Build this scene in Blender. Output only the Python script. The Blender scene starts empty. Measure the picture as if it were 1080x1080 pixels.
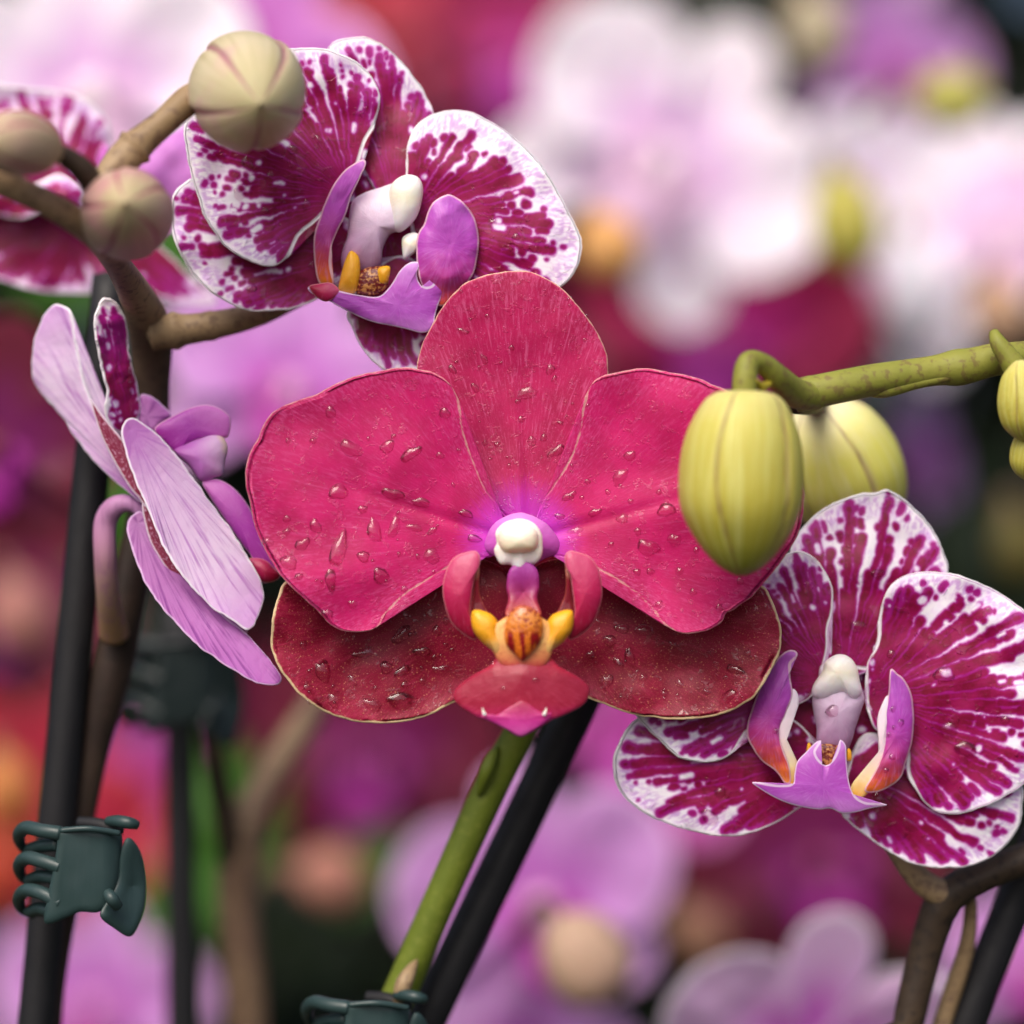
import bpy, math, random
import numpy as np
R = math.radians
rng = np.random.default_rng(7)
random.seed(7)
SC = bpy.context.scene
COL = SC.collection
K = 0.00016      # metres per photo pixel in the plane of focus
D = 0.48         # camera to that plane
H = 1.10         # camera height

def P(px, py, d):
    """photo pixel + depth in cm behind the focus plane -> world point(s) in metres"""
    px = np.asarray(px, float); py = np.asarray(py, float); d = np.asarray(d, float) * 0.01
    s = (D + d) / D
    return np.stack([(px - 540) * K * s, d + 0 * px, H - (py - 540) * K * s], -1)

def LOC(x, y, d):
    """flat local plan in cm, for flowers built facing -Y round their own centre"""
    x = np.asarray(x, float)
    return np.stack([x * .01, np.asarray(d, float) * .01 + 0 * x, -np.asarray(y, float) * .01], -1)

# ------------------------------------------------------------------ colour and nodes
def C(h):
    h = h.lstrip('#')
    v = [int(h[i:i + 2], 16) / 255 for i in (0, 2, 4)]
    return tuple([(c / 12.92 if c <= .04045 else ((c + .055) / 1.055) ** 2.4) for c in v]) + (1,)

class G:
    def __init__(self, name):
        self.m = bpy.data.materials.new(name); self.m.use_nodes = True
        self.t = self.m.node_tree; self.n = self.t.nodes; self.l = self.t.links
        self.b = self.n['Principled BSDF']
    def link(self, a, b): self.l.new(a, b)
    def put(self, sock, v):
        if hasattr(v, 'is_output'): self.l.new(v, sock)
        else: sock.default_value = v
    def attr(self, name, vec=False):
        a = self.n.new('ShaderNodeAttribute'); a.attribute_name = name
        return a.outputs['Vector'] if vec else a.outputs['Fac']
    def math(self, op, a, b=0.0, c=None, clamp=False):
        m = self.n.new('ShaderNodeMath'); m.operation = op; m.use_clamp = clamp
        self.put(m.inputs[0], a); self.put(m.inputs[1], b)
        if c is not None: self.put(m.inputs[2], c)
        return m.outputs[0]
    def step(self, x, a, b, lo=0.0, hi=1.0):
        m = self.n.new('ShaderNodeMapRange'); m.interpolation_type = 'SMOOTHSTEP'
        self.put(m.inputs['Value'], x); m.inputs['From Min'].default_value = a; m.inputs['From Max'].default_value = b
        m.inputs['To Min'].default_value = lo; m.inputs['To Max'].default_value = hi
        return m.outputs[0]
    def ramp(self, x, stops):
        r = self.n.new('ShaderNodeValToRGB'); cr = r.color_ramp
        while len(cr.elements) < len(stops): cr.elements.new(.5)
        for e, (p, c) in zip(cr.elements, stops):
            e.position = p; e.color = C(c) if isinstance(c, str) else c
        self.put(r.inputs[0], x); return r.outputs[0]
    def mix(self, f, a, b, mode='MIX'):
        m = self.n.new('ShaderNodeMix'); m.data_type = 'RGBA'; m.blend_type = mode
        self.put(m.inputs[0], f)
        self.put(m.inputs[6], C(a) if isinstance(a, str) else a)
        self.put(m.inputs[7], C(b) if isinstance(b, str) else b)
        return m.outputs[2]
    def scalev(self, v, s):
        m = self.n.new('ShaderNodeVectorMath'); m.operation = 'MULTIPLY'
        self.put(m.inputs[0], v); m.inputs[1].default_value = s
        return m.outputs[0]
    def noise(self, vec, scale, detail=3.0, rough=.55, dist=0.0):
        n = self.n.new('ShaderNodeTexNoise'); self.put(n.inputs['Vector'], vec)
        n.inputs['Scale'].default_value = scale; n.inputs['Detail'].default_value = detail
        n.inputs['Roughness'].default_value = rough; n.inputs['Distortion'].default_value = dist
        return n.outputs['Fac']
    def voro(self, vec, scale, feature='F1', rnd=1.0):
        n = self.n.new('ShaderNodeTexVoronoi'); n.feature = feature
        self.put(n.inputs['Vector'], vec); n.inputs['Scale'].default_value = scale
        n.inputs['Randomness'].default_value = rnd
        return n.outputs['Distance']
    def bump(self, h, strength, dist=.001, prev=None):
        n = self.n.new('ShaderNodeBump'); n.inputs['Strength'].default_value = strength
        n.inputs['Distance'].default_value = dist; self.put(n.inputs['Height'], h)
        if prev is not None: self.link(prev, n.inputs['Normal'])
        return n.outputs[0]
    def done(self, col, rough=.5, normal=None, spec=.4, sss=0, sheen=0, coat=0, coatr=.15):
        b = self.b
        self.put(b.inputs['Base Color'], C(col) if isinstance(col, str) else col)
        self.put(b.inputs['Roughness'], rough); b.inputs['Specular IOR Level'].default_value = spec
        if normal is not None: self.link(normal, b.inputs['Normal'])
        if sss:
            b.inputs['Subsurface Weight'].default_value = sss
            b.inputs['Subsurface Radius'].default_value = (1, .35, .5)
            b.inputs['Subsurface Scale'].default_value = .0012
        if sheen: b.inputs['Sheen Weight'].default_value = sheen
        if coat:
            b.inputs['Coat Weight'].default_value = coat; b.inputs['Coat Roughness'].default_value = coatr
            if normal is not None: self.link(normal, b.inputs['Coat Normal'])
        return self.m

# ------------------------------------------------------------------ numpy noise
_tab = rng.random((64, 64, 8))
def vn(x, y, k=0):
    x = np.asarray(x, float); y = np.asarray(y, float)
    xi = np.floor(x).astype(int); yi = np.floor(y).astype(int)
    fx = x - xi; fy = y - yi
    fx = fx * fx * (3 - 2 * fx); fy = fy * fy * (3 - 2 * fy)
    t = _tab[..., k % 8]; off = 13 * (k // 8)
    a = t[(xi + off) % 64, yi % 64]; b = t[(xi + 1 + off) % 64, yi % 64]
    c = t[(xi + off) % 64, (yi + 1) % 64]; d = t[(xi + 1 + off) % 64, (yi + 1) % 64]
    return (a * (1 - fx) + b * fx) * (1 - fy) + (c * (1 - fx) + d * fx) * fy - .5

# ------------------------------------------------------------------ objects
def thing(name, label, cat, loc, group=None, kind=None):
    o = bpy.data.objects.new(name, None); COL.objects.link(o)
    o.empty_display_size = .01
    o.location = [float(c) for c in loc]
    return tag(o, label, cat, group, kind)
def tag(o, label, cat, group=None, kind=None):
    if label: o['label'] = label
    if cat: o['category'] = cat
    if group: o['group'] = group
    if kind: o['kind'] = kind
    return o
def mesh(name, V, F, mat, parent=None, attrs=None, smooth=True, loc=None, label=None):
    V = np.asarray(V, float)
    org = np.zeros(3)
    q = parent
    if loc is not None: org = np.asarray(loc, float)
    while q is not None:
        org = org + np.array(q.location); q = q.parent
    me = bpy.data.meshes.new(name)
    Vl = (V - org).astype(np.float32)
    quads = [f for f in F]
    me.from_pydata(Vl.tolist(), [], quads)
    me.validate()
    if smooth: me.polygons.foreach_set('use_smooth', np.ones(len(me.polygons), bool))
    if attrs:
        for k, a in attrs.items():
            a = np.asarray(a, np.float32)
            if a.ndim == 2:
                at = me.attributes.new(k, 'FLOAT_VECTOR', 'POINT'); at.data.foreach_set('vector', a.ravel())
            else:
                at = me.attributes.new(k, 'FLOAT', 'POINT'); at.data.foreach_set('value', a)
    me.materials.append(mat)
    o = bpy.data.objects.new(name, me); COL.objects.link(o)
    if parent is not None: o.parent = parent
    if loc is not None: o.location = [float(c) for c in loc]
    if label: o['label'] = label
    return o

def spline(pts, n, closed=True):
    p = np.asarray(pts, float); m = len(p)
    if closed: g = lambda i: p[i % m]; segs = m
    else: g = lambda i: p[min(max(i, 0), m - 1)]; segs = m - 1
    out = []
    for i in range(segs):
        p0, p1, p2, p3 = g(i - 1), g(i), g(i + 1), g(i + 2)
        for t in np.linspace(0, 1, 16, endpoint=False):
            # centripetal-ish Catmull-Rom with reduced tension on uneven points
            out.append(.5 * (2 * p1 + (p2 - p0) * t + (2 * p0 - 5 * p1 + 4 * p2 - p3) * t * t + (3 * p1 - p0 - 3 * p2 + p3) * t ** 3))
    out.append(g(0) if closed else p[-1])
    out = np.array(out)
    s = np.concatenate([[0], np.cumsum(np.linalg.norm(np.diff(out[:, :2], axis=0), axis=1))])
    q = np.linspace(0, s[-1], n)
    return np.stack([np.interp(q, s, out[:, j]) for j in range(out.shape[1])], -1)

SURF = {}
ZMAP = [lambda d: d]      # how deep a flower's pieces sit from one another
def sheet(name, out, base, mat, root, nv=120, nu=44, db=0., de=0., bulge=0., tilt=(0, 0), wob=0., wobs=60.,
          ruff=0., ruffn=5, crease=0., thick=.0005, puff=0., pback=None, M=P, seed=0, spots=None, grad=None,
          tip=None, key=None, label=None, unit=1.0, edgew=1., curl=0., fold=None):
    """A petal-like body: closed outline joined to a base point, given depth, thickness and a rounded rim."""
    db = ZMAP[0](db); de = ZMAP[0](de)
    O = spline(out, nv + 1)
    if edgew:
        ph = np.linspace(0, 1, nv + 1)
        nx = np.gradient(O[:, 1]); ny = -np.gradient(O[:, 0]); ln = np.hypot(nx, ny) + 1e-9
        per = np.linalg.norm(np.diff(O, axis=0), axis=1).sum()
        a = edgew * unit * (vn(ph * per / unit / 14, 3.3 + seed, seed) * 1.6 + vn(ph * per / unit / 5, 7.3 + seed, seed + 1) * .8) * np.sin(np.pi * ph) ** .3
        O = O + np.stack([nx / ln * a, ny / ln * a], -1)
    B = np.asarray(base, float)
    uu = np.concatenate([np.linspace(0, 1, nu - 4)[1:-1], [.985, .9925, .9975, 1.0]])
    U = uu[:, None]
    X = B[0] + (O[None, :, 0] - B[0]) * U; Y = B[1] + (O[None, :, 1] - B[1]) * U
    V_ = np.linspace(0, 1, nv + 1)[None, :] + 0 * U
    U_ = U + 0 * V_
    lens = np.hypot(O[:, 0] - B[0], O[:, 1] - B[1]); Lm = lens.max()
    if tip is None:
        w_ = (lens > .8 * Lm); tp = O[w_].mean(0)
    else: tp = np.array(tip, float)
    ax = (tp - B) / (np.linalg.norm(tp - B) + 1e-9)
    def dep(X, Y, U_, V_):
        # radial distance scaled by the petal length: depth grows outward from the base
        al = ((X - B[0]) * ax[0] + (Y - B[1]) * ax[1]) / (np.linalg.norm(tp - B) + 1e-9)
        rr = np.hypot(X - B[0], Y - B[1]) / Lm
        w = -(X - B[0]) * ax[1] + (Y - B[1]) * ax[0]
        d = db + (de - db) * rr + bulge * np.sin(np.pi * np.clip(rr, 0, 1))
        d = d + tilt[0] * (X - B[0]) / (100 * unit) + tilt[1] * (Y - B[1]) / (100 * unit)
        if wob: d = d + wob * (vn(X / unit / wobs + seed, Y / unit / wobs + 5, seed) * 2 + vn(X / unit / wobs * 2.3 + 9, Y / unit / wobs * 2.3 + seed, seed + 2)) * np.clip(rr * 2, 0, 1)
        if ruff: d = d + ruff * U_ ** 4 * rr * np.sin(V_ * 2 * np.pi * ruffn + seed)
        if crease: d = d + crease * np.exp(-(w / (7 * unit)) ** 2) * np.clip(1 - al, 0, 1)
        if curl: d = d + curl * U_ ** 6
        if fold is not None: d = d + fold(X, Y)
        return d
    Dp = dep(X, Y, U_, V_)
    Q = M(X, Y, Dp)
    bd = float(dep(np.array([B[0]]), np.array([B[1]]), np.array([0.]), np.array([0.]))[0])
    dist = np.full(X.shape, 1e9)
    for j in range(0, nv, 2):
        dist = np.minimum(dist, np.hypot(X - O[j, 0], Y - O[j, 1]))
    # exact-ish distance to the rim segments
    a0 = O[:-1]; a1 = O[1:]
    flat = np.stack([X.ravel(), Y.ravel()], -1); ed = np.full(len(flat), 1e9)
    for j in range(nv):
        dv = a1[j] - a0[j]; L2 = dv @ dv + 1e-12
        t = np.clip(((flat - a0[j]) @ dv) / L2, 0, 1)
        ed = np.minimum(ed, np.hypot(*(flat - a0[j] - t[:, None] * dv).T))
    E = ed.reshape(X.shape)
    # normals
    du = np.gradient(Q, axis=0); dv_ = np.gradient(Q, axis=1)
    Nn = np.cross(du, dv_); Nn /= (np.linalg.norm(Nn, axis=-1, keepdims=True) + 1e-12)
    s_ = np.sign(-Nn[..., 1].mean()); Nn = Nn * s_          # towards the camera (-Y)
    n0 = Nn[0].mean(0); n0 /= np.linalg.norm(n0) + 1e-9
    if puff:
        pf = np.sqrt(np.clip(1 - U_ ** 2, 0, 1)) * puff
        pb = np.sqrt(np.clip(1 - U_ ** 2, 0, 1)) * (puff if pback is None else pback)
        Ln = np.maximum(np.hypot(O[:, 0] - B[0], O[:, 1] - B[1]), 1e-6)
        ks = np.exp(-(np.arange(-nv // 4, nv // 4 + 1) / (nv * .07)) ** 2); ks /= ks.sum()
        Hf = Dp - pf; wt = np.clip(1 - U_ ** 4, 0, 1)
        for row in range(nr_ := len(uu)):
            cyc = np.concatenate([Hf[row, :-1]] * 3); sm_ = np.convolve(cyc, ks, 'same')[nv:2 * nv]; sm_ = np.append(sm_, sm_[0])
            Hf[row] = Hf[row] * (1 - wt[row]) + sm_ * wt[row]
        pf = Dp - Hf
        F_ = M(X, Y, Dp - pf); Bk = M(X, Y, Dp + pb)
        c0 = M(B[0], B[1], bd - puff); c1 = M(B[0], B[1], bd + (puff if pback is None else pback))
        Dsurf = Dp - pf
    else:
        tpx = thick / (K if M is P else .01)
        pr = np.sqrt(np.clip(1 - (1 - np.clip(E / (tpx * .9), 0, 1)) ** 2, 0, 1))[..., None]
        F_ = Q + Nn * thick * .5 * pr; Bk = Q - Nn * thick * .5 * pr
        c0 = M(B[0], B[1], bd) + n0 * thick * .5; c1 = M(B[0], B[1], bd) - n0 * thick * .5
        Dsurf = Dp
    nr = len(uu); nc = nv + 1
    front = F_.reshape(-1, 3); back = Bk[:-1].reshape(-1, 3)
    V = np.concatenate([front, back, [c0], [c1]])
    ic0 = len(V) - 2; ic1 = len(V) - 1
    def fi(r, c): return r * nc + c
    off = nr * nc
    def bi(r, c): return fi(r, c) if r == nr - 1 else off + r * nc + c
    r_, c_ = np.meshgrid(np.arange(nr - 1), np.arange(nc - 1), indexing='ij')
    r_ = r_.ravel(); c_ = c_.ravel()
    f1 = np.stack([fi(r_, c_), fi(r_ + 1, c_), fi(r_ + 1, c_ + 1), fi(r_, c_ + 1)], -1)
    bb = lambda r, c: np.where(r == nr - 1, fi(r, c), off + r * nc + c)
    f2 = np.stack([bb(r_, c_ + 1), bb(r_ + 1, c_ + 1), bb(r_ + 1, c_), bb(r_, c_)], -1)
    if s_ > 0: pass
    fl = f1.tolist() + f2.tolist()
    for c in range(nc - 1):
        fl.append([ic0, fi(0, c), fi(0, c + 1)]); fl.append([ic1, off + c + 1, off + c])
    # orientation: make the front face the camera
    v0 = V[fl[len(f1) // 2]]; nn = np.cross(v0[1] - v0[0], v0[2] - v0[0])
    if nn[1] > 0: fl = [f[::-1] for f in fl]
    def cat(a, b0): return np.concatenate([a.ravel(), a[:-1].ravel(), [b0, b0]])
    per = np.linalg.norm(np.diff(O, axis=0), axis=1).sum() / unit
    at = {'pu': cat(U_, 0), 'pv': cat(V_ * per / 100, 0), 'edge': cat(E / unit, 50.),
          'rad': cat(np.hypot(X - B[0], Y - B[1]) / unit, 0.),
          'face': np.concatenate([np.ones(nr * nc), np.zeros((nr - 1) * nc), [1, 0]]),
          'pq': np.concatenate([np.stack([X.ravel(), Y.ravel(), Dp.ravel()], -1) / unit / 100,
                                np.stack([X[:-1].ravel(), Y[:-1].ravel(), Dp[:-1].ravel() + 100], -1) / unit / 100,
                                [[B[0] / 100 / unit, B[1] / 100 / unit, 0]] * 2])}
    if grad is not None:
        g0 = np.array(grad[0], float); g1 = np.array(grad[1], float); gv = g1 - g0
        gg = ((X - g0[0]) * gv[0] + (Y - g0[1]) * gv[1]) / (gv @ gv)
        at['g'] = cat(gg, float(((B - g0) @ gv) / (gv @ gv)))
    if spots is not None:
        f = spot_field(X.ravel(), Y.ravel(), U_.ravel(), B, O, seed, unit=unit, **spots).reshape(X.shape)
        at['spot'] = np.concatenate([f.ravel(), f[:-1].ravel() * 0 - 12, [6, -12]])
    o = mesh(name, V, fl, mat, root, at, label=label)
    if key: SURF[key] = (X.ravel(), Y.ravel(), F_.reshape(-1, 3), Nn.reshape(-1, 3))
    return o

def spot_field(X, Y, U, B, O, seed, spacing=11., core=.58, ulim=None, holes=10, rmul=1., mpx=10., unit=1., thr=.32, side=None):
    g = np.random.default_rng(seed + 100)
    L = np.hypot(O[:, 0] - B[0], O[:, 1] - B[1]); Lm = L.max()
    seg = np.linalg.norm(np.diff(O, axis=0), axis=1); s = np.concatenate([[0], np.cumsum(seg)]) / unit
    caps = []; neg = []
    pos = np.arange(spacing * .5, s[-1], spacing)
    pos = pos + g.normal(0, spacing * .2, len(pos))
    wave = g.random(8) * 6.28
    for i, q in enumerate(pos):
        ox = np.interp(q, s, O[:, 0]); oy = np.interp(q, s, O[:, 1])
        l = math.hypot(ox - B[0], oy - B[1])
        if l < thr * Lm: continue
        dx, dy = (ox - B[0]) / l, (oy - B[1]) / l
        ulim = max(.5, 1 - mpx * unit / l)
        uc = core * 1.12 * (.80 + .14 * math.sin(q / 31 + wave[0]) + .10 * math.sin(q / 13 + wave[1]))
        ua = min(uc + abs(g.normal(.0, .2)) + .06, ulim - .02)
        w1 = g.normal(0, 1.6) * unit; w2 = g.random() * 6
        def pt(u):
            w = w1 * math.sin(u * 14 + w2) * u
            return np.array([B[0] + dx * l * u - dy * w, B[1] + dy * l * u + dx * w])
        us = np.linspace(.02, uc, 5)
        for a, b in zip(us[:-1], us[1:]):
            um = (a + b) / 2
            caps.append((pt(a), pt(b), max(spacing * unit * um * .5 * rmul * (1.85 - .72 * um / uc), 2 * unit)))
        # streak made of overlapping lumps beyond the solid middle
        if g.random() < .9:
            u = uc
            while u < ua:
                r = spacing * unit * (.5 + .5 * u) * g.uniform(.3, .5) * rmul
                ln = g.uniform(.2, 1.6) * r / l
                caps.append((pt(u), pt(min(u + ln, ulim)), r))
                u += ln + g.uniform(.5, 1.3) * r / l
        u = ua + g.uniform(.02, .07)
        while u < ulim + g.uniform(-.07, .05):
            k = 1 - (u - ua) / (1.02 - ua)
            r = spacing * unit * g.uniform(.18, .42) * (.5 + .6 * k)
            ln = g.choice([0, g.uniform(.3, 1.5) * r / l, g.uniform(.5, 3.5) * r / l])
            off = g.normal(0, spacing * .12 * unit)
            if g.random() < .8:
                a_ = pt(u); b_ = pt(min(u + ln, ulim + .03)); o_ = np.array([-dy, dx]) * off
                caps.append((a_ + o_, b_ + o_, r))
            u += ln + (1.9 * r) / l + g.uniform(.012, .045)
    for _ in range(holes):
        q = g.uniform(0, s[-1]); o = np.array([np.interp(q, s, O[:, 0]), np.interp(q, s, O[:, 1])])
        u = g.uniform(.35, min(.85, core + .2)); b = u + g.choice([0, g.uniform(0, .06)])
        neg.append((B + (o - B) * u, B + (o - B) * b, g.uniform(1.4, 4.4) * unit))
    # wobble the space the spots live in
    wx = X + unit * (3.2 * vn(X / unit / 11, Y / unit / 11, seed) + 1.0 * vn(X / unit / 4, Y / unit / 4, seed + 3))
    wy = Y + unit * (3.2 * vn(X / unit / 11 + 20, Y / unit / 11, seed + 1) + 1.0 * vn(X / unit / 4 + 7, Y / unit / 4, seed + 4))
    def fld(cs):
        f = np.full(X.shape, -30. * unit)
        for a, b, r in cs:
            m = (np.abs(wx - (a[0] + b[0]) / 2) < abs(a[0] - b[0]) / 2 + r + 9 * unit) & (np.abs(wy - (a[1] + b[1]) / 2) < abs(a[1] - b[1]) / 2 + r + 9 * unit)
            if not m.any(): continue
            x = wx[m] - a[0]; y = wy[m] - a[1]; d = b - a; L2 = d @ d + 1e-9
            t = np.clip((x * d[0] + y * d[1]) / L2, 0, 1)
            f[m] = np.maximum(f[m], r - np.hypot(x - t * d[0], y - t * d[1]))
        return f
    f = fld(caps); nf = fld(neg)
    return np.minimum(f, -nf) / unit

def tube(name, pts, mat, root, seg=16, n=None, M=P, ovalw=1.0, label=None, nodes=(), caps=True, unitr=K):
    """pts: (px,py,d_cm,radius_px); a stem of round section with swollen nodes"""
    p = np.asarray(pts, float); n = n or max(10, 10 * len(p))
    S = spline(p, n, closed=False)
    c = M(S[:, 0], S[:, 1], S[:, 2]) if M is not None else S[:, :3]
    r = S[:, 3] * unitr * (((D + S[:, 2] * .01) / D) if M is P else 1)
    t = np.gradient(c, axis=0); t /= np.linalg.norm(t, axis=1, keepdims=True)
    ref = np.array([0, 1., 0])
    a = np.cross(t, ref); a /= np.linalg.norm(a, axis=1, keepdims=True) + 1e-9
    b = np.cross(t, a)
    s = np.linspace(0, 1, n)
    for q, w, am in nodes: r = r * (1 + am * np.exp(-((s - q) / w) ** 2))
    ang = np.linspace(0, 2 * np.pi, seg, endpoint=False)
    V = c[:, None] + r[:, None, None] * (np.cos(ang)[None, :, None] * a[:, None] + np.sin(ang)[None, :, None] * b[:, None] * ovalw)
    F = []
    for i in range(n - 1):
        for j in range(seg):
            F.append([i * seg + j, i * seg + (j + 1) % seg, (i + 1) * seg + (j + 1) % seg, (i + 1) * seg + j])
    V = V.reshape(-1, 3)
    g = np.repeat(s, seg)
    if caps:
        V = np.concatenate([V, [c[0] - t[0] * r[0] * .35], [c[-1] + t[-1] * r[-1] * .35]]); k = len(V)
        for j in range(seg):
            F.append([k - 2, (j + 1) % seg, j]); F.append([k - 1, (n - 1) * seg + j, (n - 1) * seg + (j + 1) % seg])
        g = np.concatenate([g, [0, 1]])
    return mesh(name, V, F, mat, root, {'g': g, 'along': g}, label=label)

def bud(name, p0, p1, rad, mat, root, prof, seams=5, seamw=.09, groove=.07, phase=0., n=48, seg=96, M=P, label=None, squash=1.0):
    """p0 (stalk end) -> p1 (tip), both (px,py,d); rad in px; prof = [(t, r)]"""
    a = M(*p0) if M is not None else np.array(p0, float); b = M(*p1) if M is not None else np.array(p1, float)
    ax = b - a; L = np.linalg.norm(ax); ax /= L
    ref = np.array([0, 1., 0]) if abs(ax[1]) < .9 else np.array([0, 0, 1.])
    u = np.cross(ax, ref); u /= np.linalg.norm(u); w = np.cross(ax, u)
    pr = np.array(prof, float); th = np.linspace(0, np.pi, n); t = .5 - .5 * np.cos(th)
    r = spline(np.stack([pr[:, 0], pr[:, 1]], -1), 300, closed=False)
    r = np.interp(t, r[:, 0], r[:, 1])
    R_ = rad * (K * (D + p0[2] * .01) / D if M is P else .01)
    ang = np.linspace(0, 2 * np.pi, seg, endpoint=False)
    sm = np.abs(((ang + phase) / (2 * np.pi) * seams) % 1 - .5) * 2     # 1 at a seam
    sm = 1 - sm if False else sm
    gr = 1 - groove * np.exp(-((1 - sm) / seamw) ** 2)
    V = []; at = []; g = []
    sd = (p0[0] * .37 + p0[1] * .11) % 6.28
    for i in range(n):
        fr_ = ((ang + phase + .22 * math.sin(t[i] * 3.1 + sd)) / (2 * np.pi) * seams) % 1
        sm = np.abs(fr_ - .5) * 2
        gr = (1 - groove * np.exp(-((1 - sm) / seamw) ** 2)) * (1 + .045 * (fr_ - .5) * np.sin(np.pi * t[i])) * (1 + .025 * np.sin(ang * 2 + sd) + .02 * np.sin(ang + 2 * t[i] + sd))
        k = gr ** min(1, 4 * t[i] * (1.1 - t[i]) + .3)
        V.append(a + ax * L * t[i] + (r[i] * R_ * k)[:, None] * (np.cos(ang)[:, None] * u + np.sin(ang)[:, None] * w * squash))
        at.append(sm); g.append(np.full(seg, t[i]))
    V = np.concatenate(V); F = []
    for i in range(n - 1):
        for j in range(seg):
            F.append([i * seg + j, i * seg + (j + 1) % seg, (i + 1) * seg + (j + 1) % seg, (i + 1) * seg + j])
    return mesh(name, V, F, mat, root, {'seam': np.concatenate(at), 'g': np.concatenate(g), 'angp': np.tile(ang, n)}, label=label)

# ------------------------------------------------------------------ materials
def vein_vec(g, a, b):
    c = g.n.new('ShaderNodeCombineXYZ')
    g.put(c.inputs[0], g.math('MULTIPLY', g.attr('pv'), a)); g.put(c.inputs[1], g.math('MULTIPLY', g.attr('rad'), b / 100.))
    return c.outputs[0]

def m_crimson(name, main, deep, light, base, speck, rim='#d9b98f', rimw=2.6, basew=42, speckc='#e58a86', veinamt=.5):
    g = G(name)
    pq = g.attr('pq', True); rad = g.attr('rad'); edge = g.attr('edge')
    big = g.noise(pq, 2.2, 3)
    col = g.mix(g.step(big, .35, .68), main, deep)
    vv = vein_vec(g, 9, 1.6)
    ve = g.noise(vv, 2.4, 5, .6, .4)
    fine = g.noise(vein_vec(g, 22, 9), 1.6, 3, .6)
    vm = g.math('MULTIPLY', g.step(ve, .5, .72), g.step(rad, 30, 150, .25, 1.))
    col = g.mix(g.math('MULTIPLY', vm, veinamt), col, light)
    col = g.mix(g.math('MULTIPLY', g.step(fine, .5, .8), .28), col, light)
    mar = g.math('MULTIPLY', g.step(edge, 30, 3), g.step(fine, .42, .66))
    col = g.mix(g.math('MULTIPLY', mar, .38), col, light)
    # tiny pale cells
    v = g.voro(pq, 30.); msk = g.noise(pq, 9., 3)
    sp = g.math('MULTIPLY', g.step(v, .30, .12), g.step(msk, .44, .62))
    col = g.mix(g.math('MULTIPLY', sp, speck), col, speckc)
    v2 = g.voro(pq, 62.)
    col = g.mix(g.math('MULTIPLY', g.step(v2, .28, .1), speck * .6), col, speckc)
    # colour break-up of cells
    cell = g.noise(pq, 70., 2)
    col = g.mix(g.step(cell, .35, .75, 0, .22), col, deep)
    nb = g.math('ADD', rad, g.math('MULTIPLY', g.math('SUBTRACT', ve, .5), 46))
    col = g.mix(g.step(nb, basew * 1.55, basew * .55), col, base)
    er = g.math('ADD', edge, g.math('MULTIPLY', g.math('SUBTRACT', g.noise(pq, 9., 3), .5), 3.6))
    col = g.mix(g.math('MULTIPLY', g.step(er, rimw, rimw * .3), g.step(rad, 35, 95, 0, .8)), col, rim)
    h = g.math('ADD', g.math('MULTIPLY', ve, .5), g.math('MULTIPLY', fine, .3))
    h = g.math('ADD', h, g.math('MULTIPLY', g.noise(pq, 60, 2), .3))
    nrm = g.bump(h, .3, .00013)
    # patches of water film: glossy, with a slightly raised border
    fn = g.noise(pq, 8.5, 2, .5, .9)
    film = g.step(fn, .585, .61)
    brk = g.step(g.noise(pq, 26., 2), .42, .5)
    film = g.math('MULTIPLY', film, brk)
    nrm = g.bump(film, .3, .0003, nrm)
    m = g.done(col, .48, nrm, spec=.3, sss=.12, coat=.02, coatr=.1)
    g.put(g.b.inputs['Coat Weight'], g.math('MULTIPLY', film, .8))
    return m

MAT = {}
MAT['crimson'] = m_crimson('crimson_petal', '#c81668', '#b00e56', '#de60a2', '#c838c0', .08, rim='#d49898', rimw=1.3, basew=42, veinamt=.3)
MAT['crimson_dorsal'] = m_crimson('crimson_dorsal_sepal', '#b81258', '#a20c48', '#d86094', '#bc28ac', .4, rim='#e0b8a0', rimw=1.6, basew=46, veinamt=.6, speckc='#e070a4')
MAT['crimson_low'] = m_crimson('crimson_lower_sepal', '#900a34', '#760422', '#b83058', '#780828', .6, rim='#e8d4a4', rimw=2.6, basew=20, speckc='#d98f6e', veinamt=.35)

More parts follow.
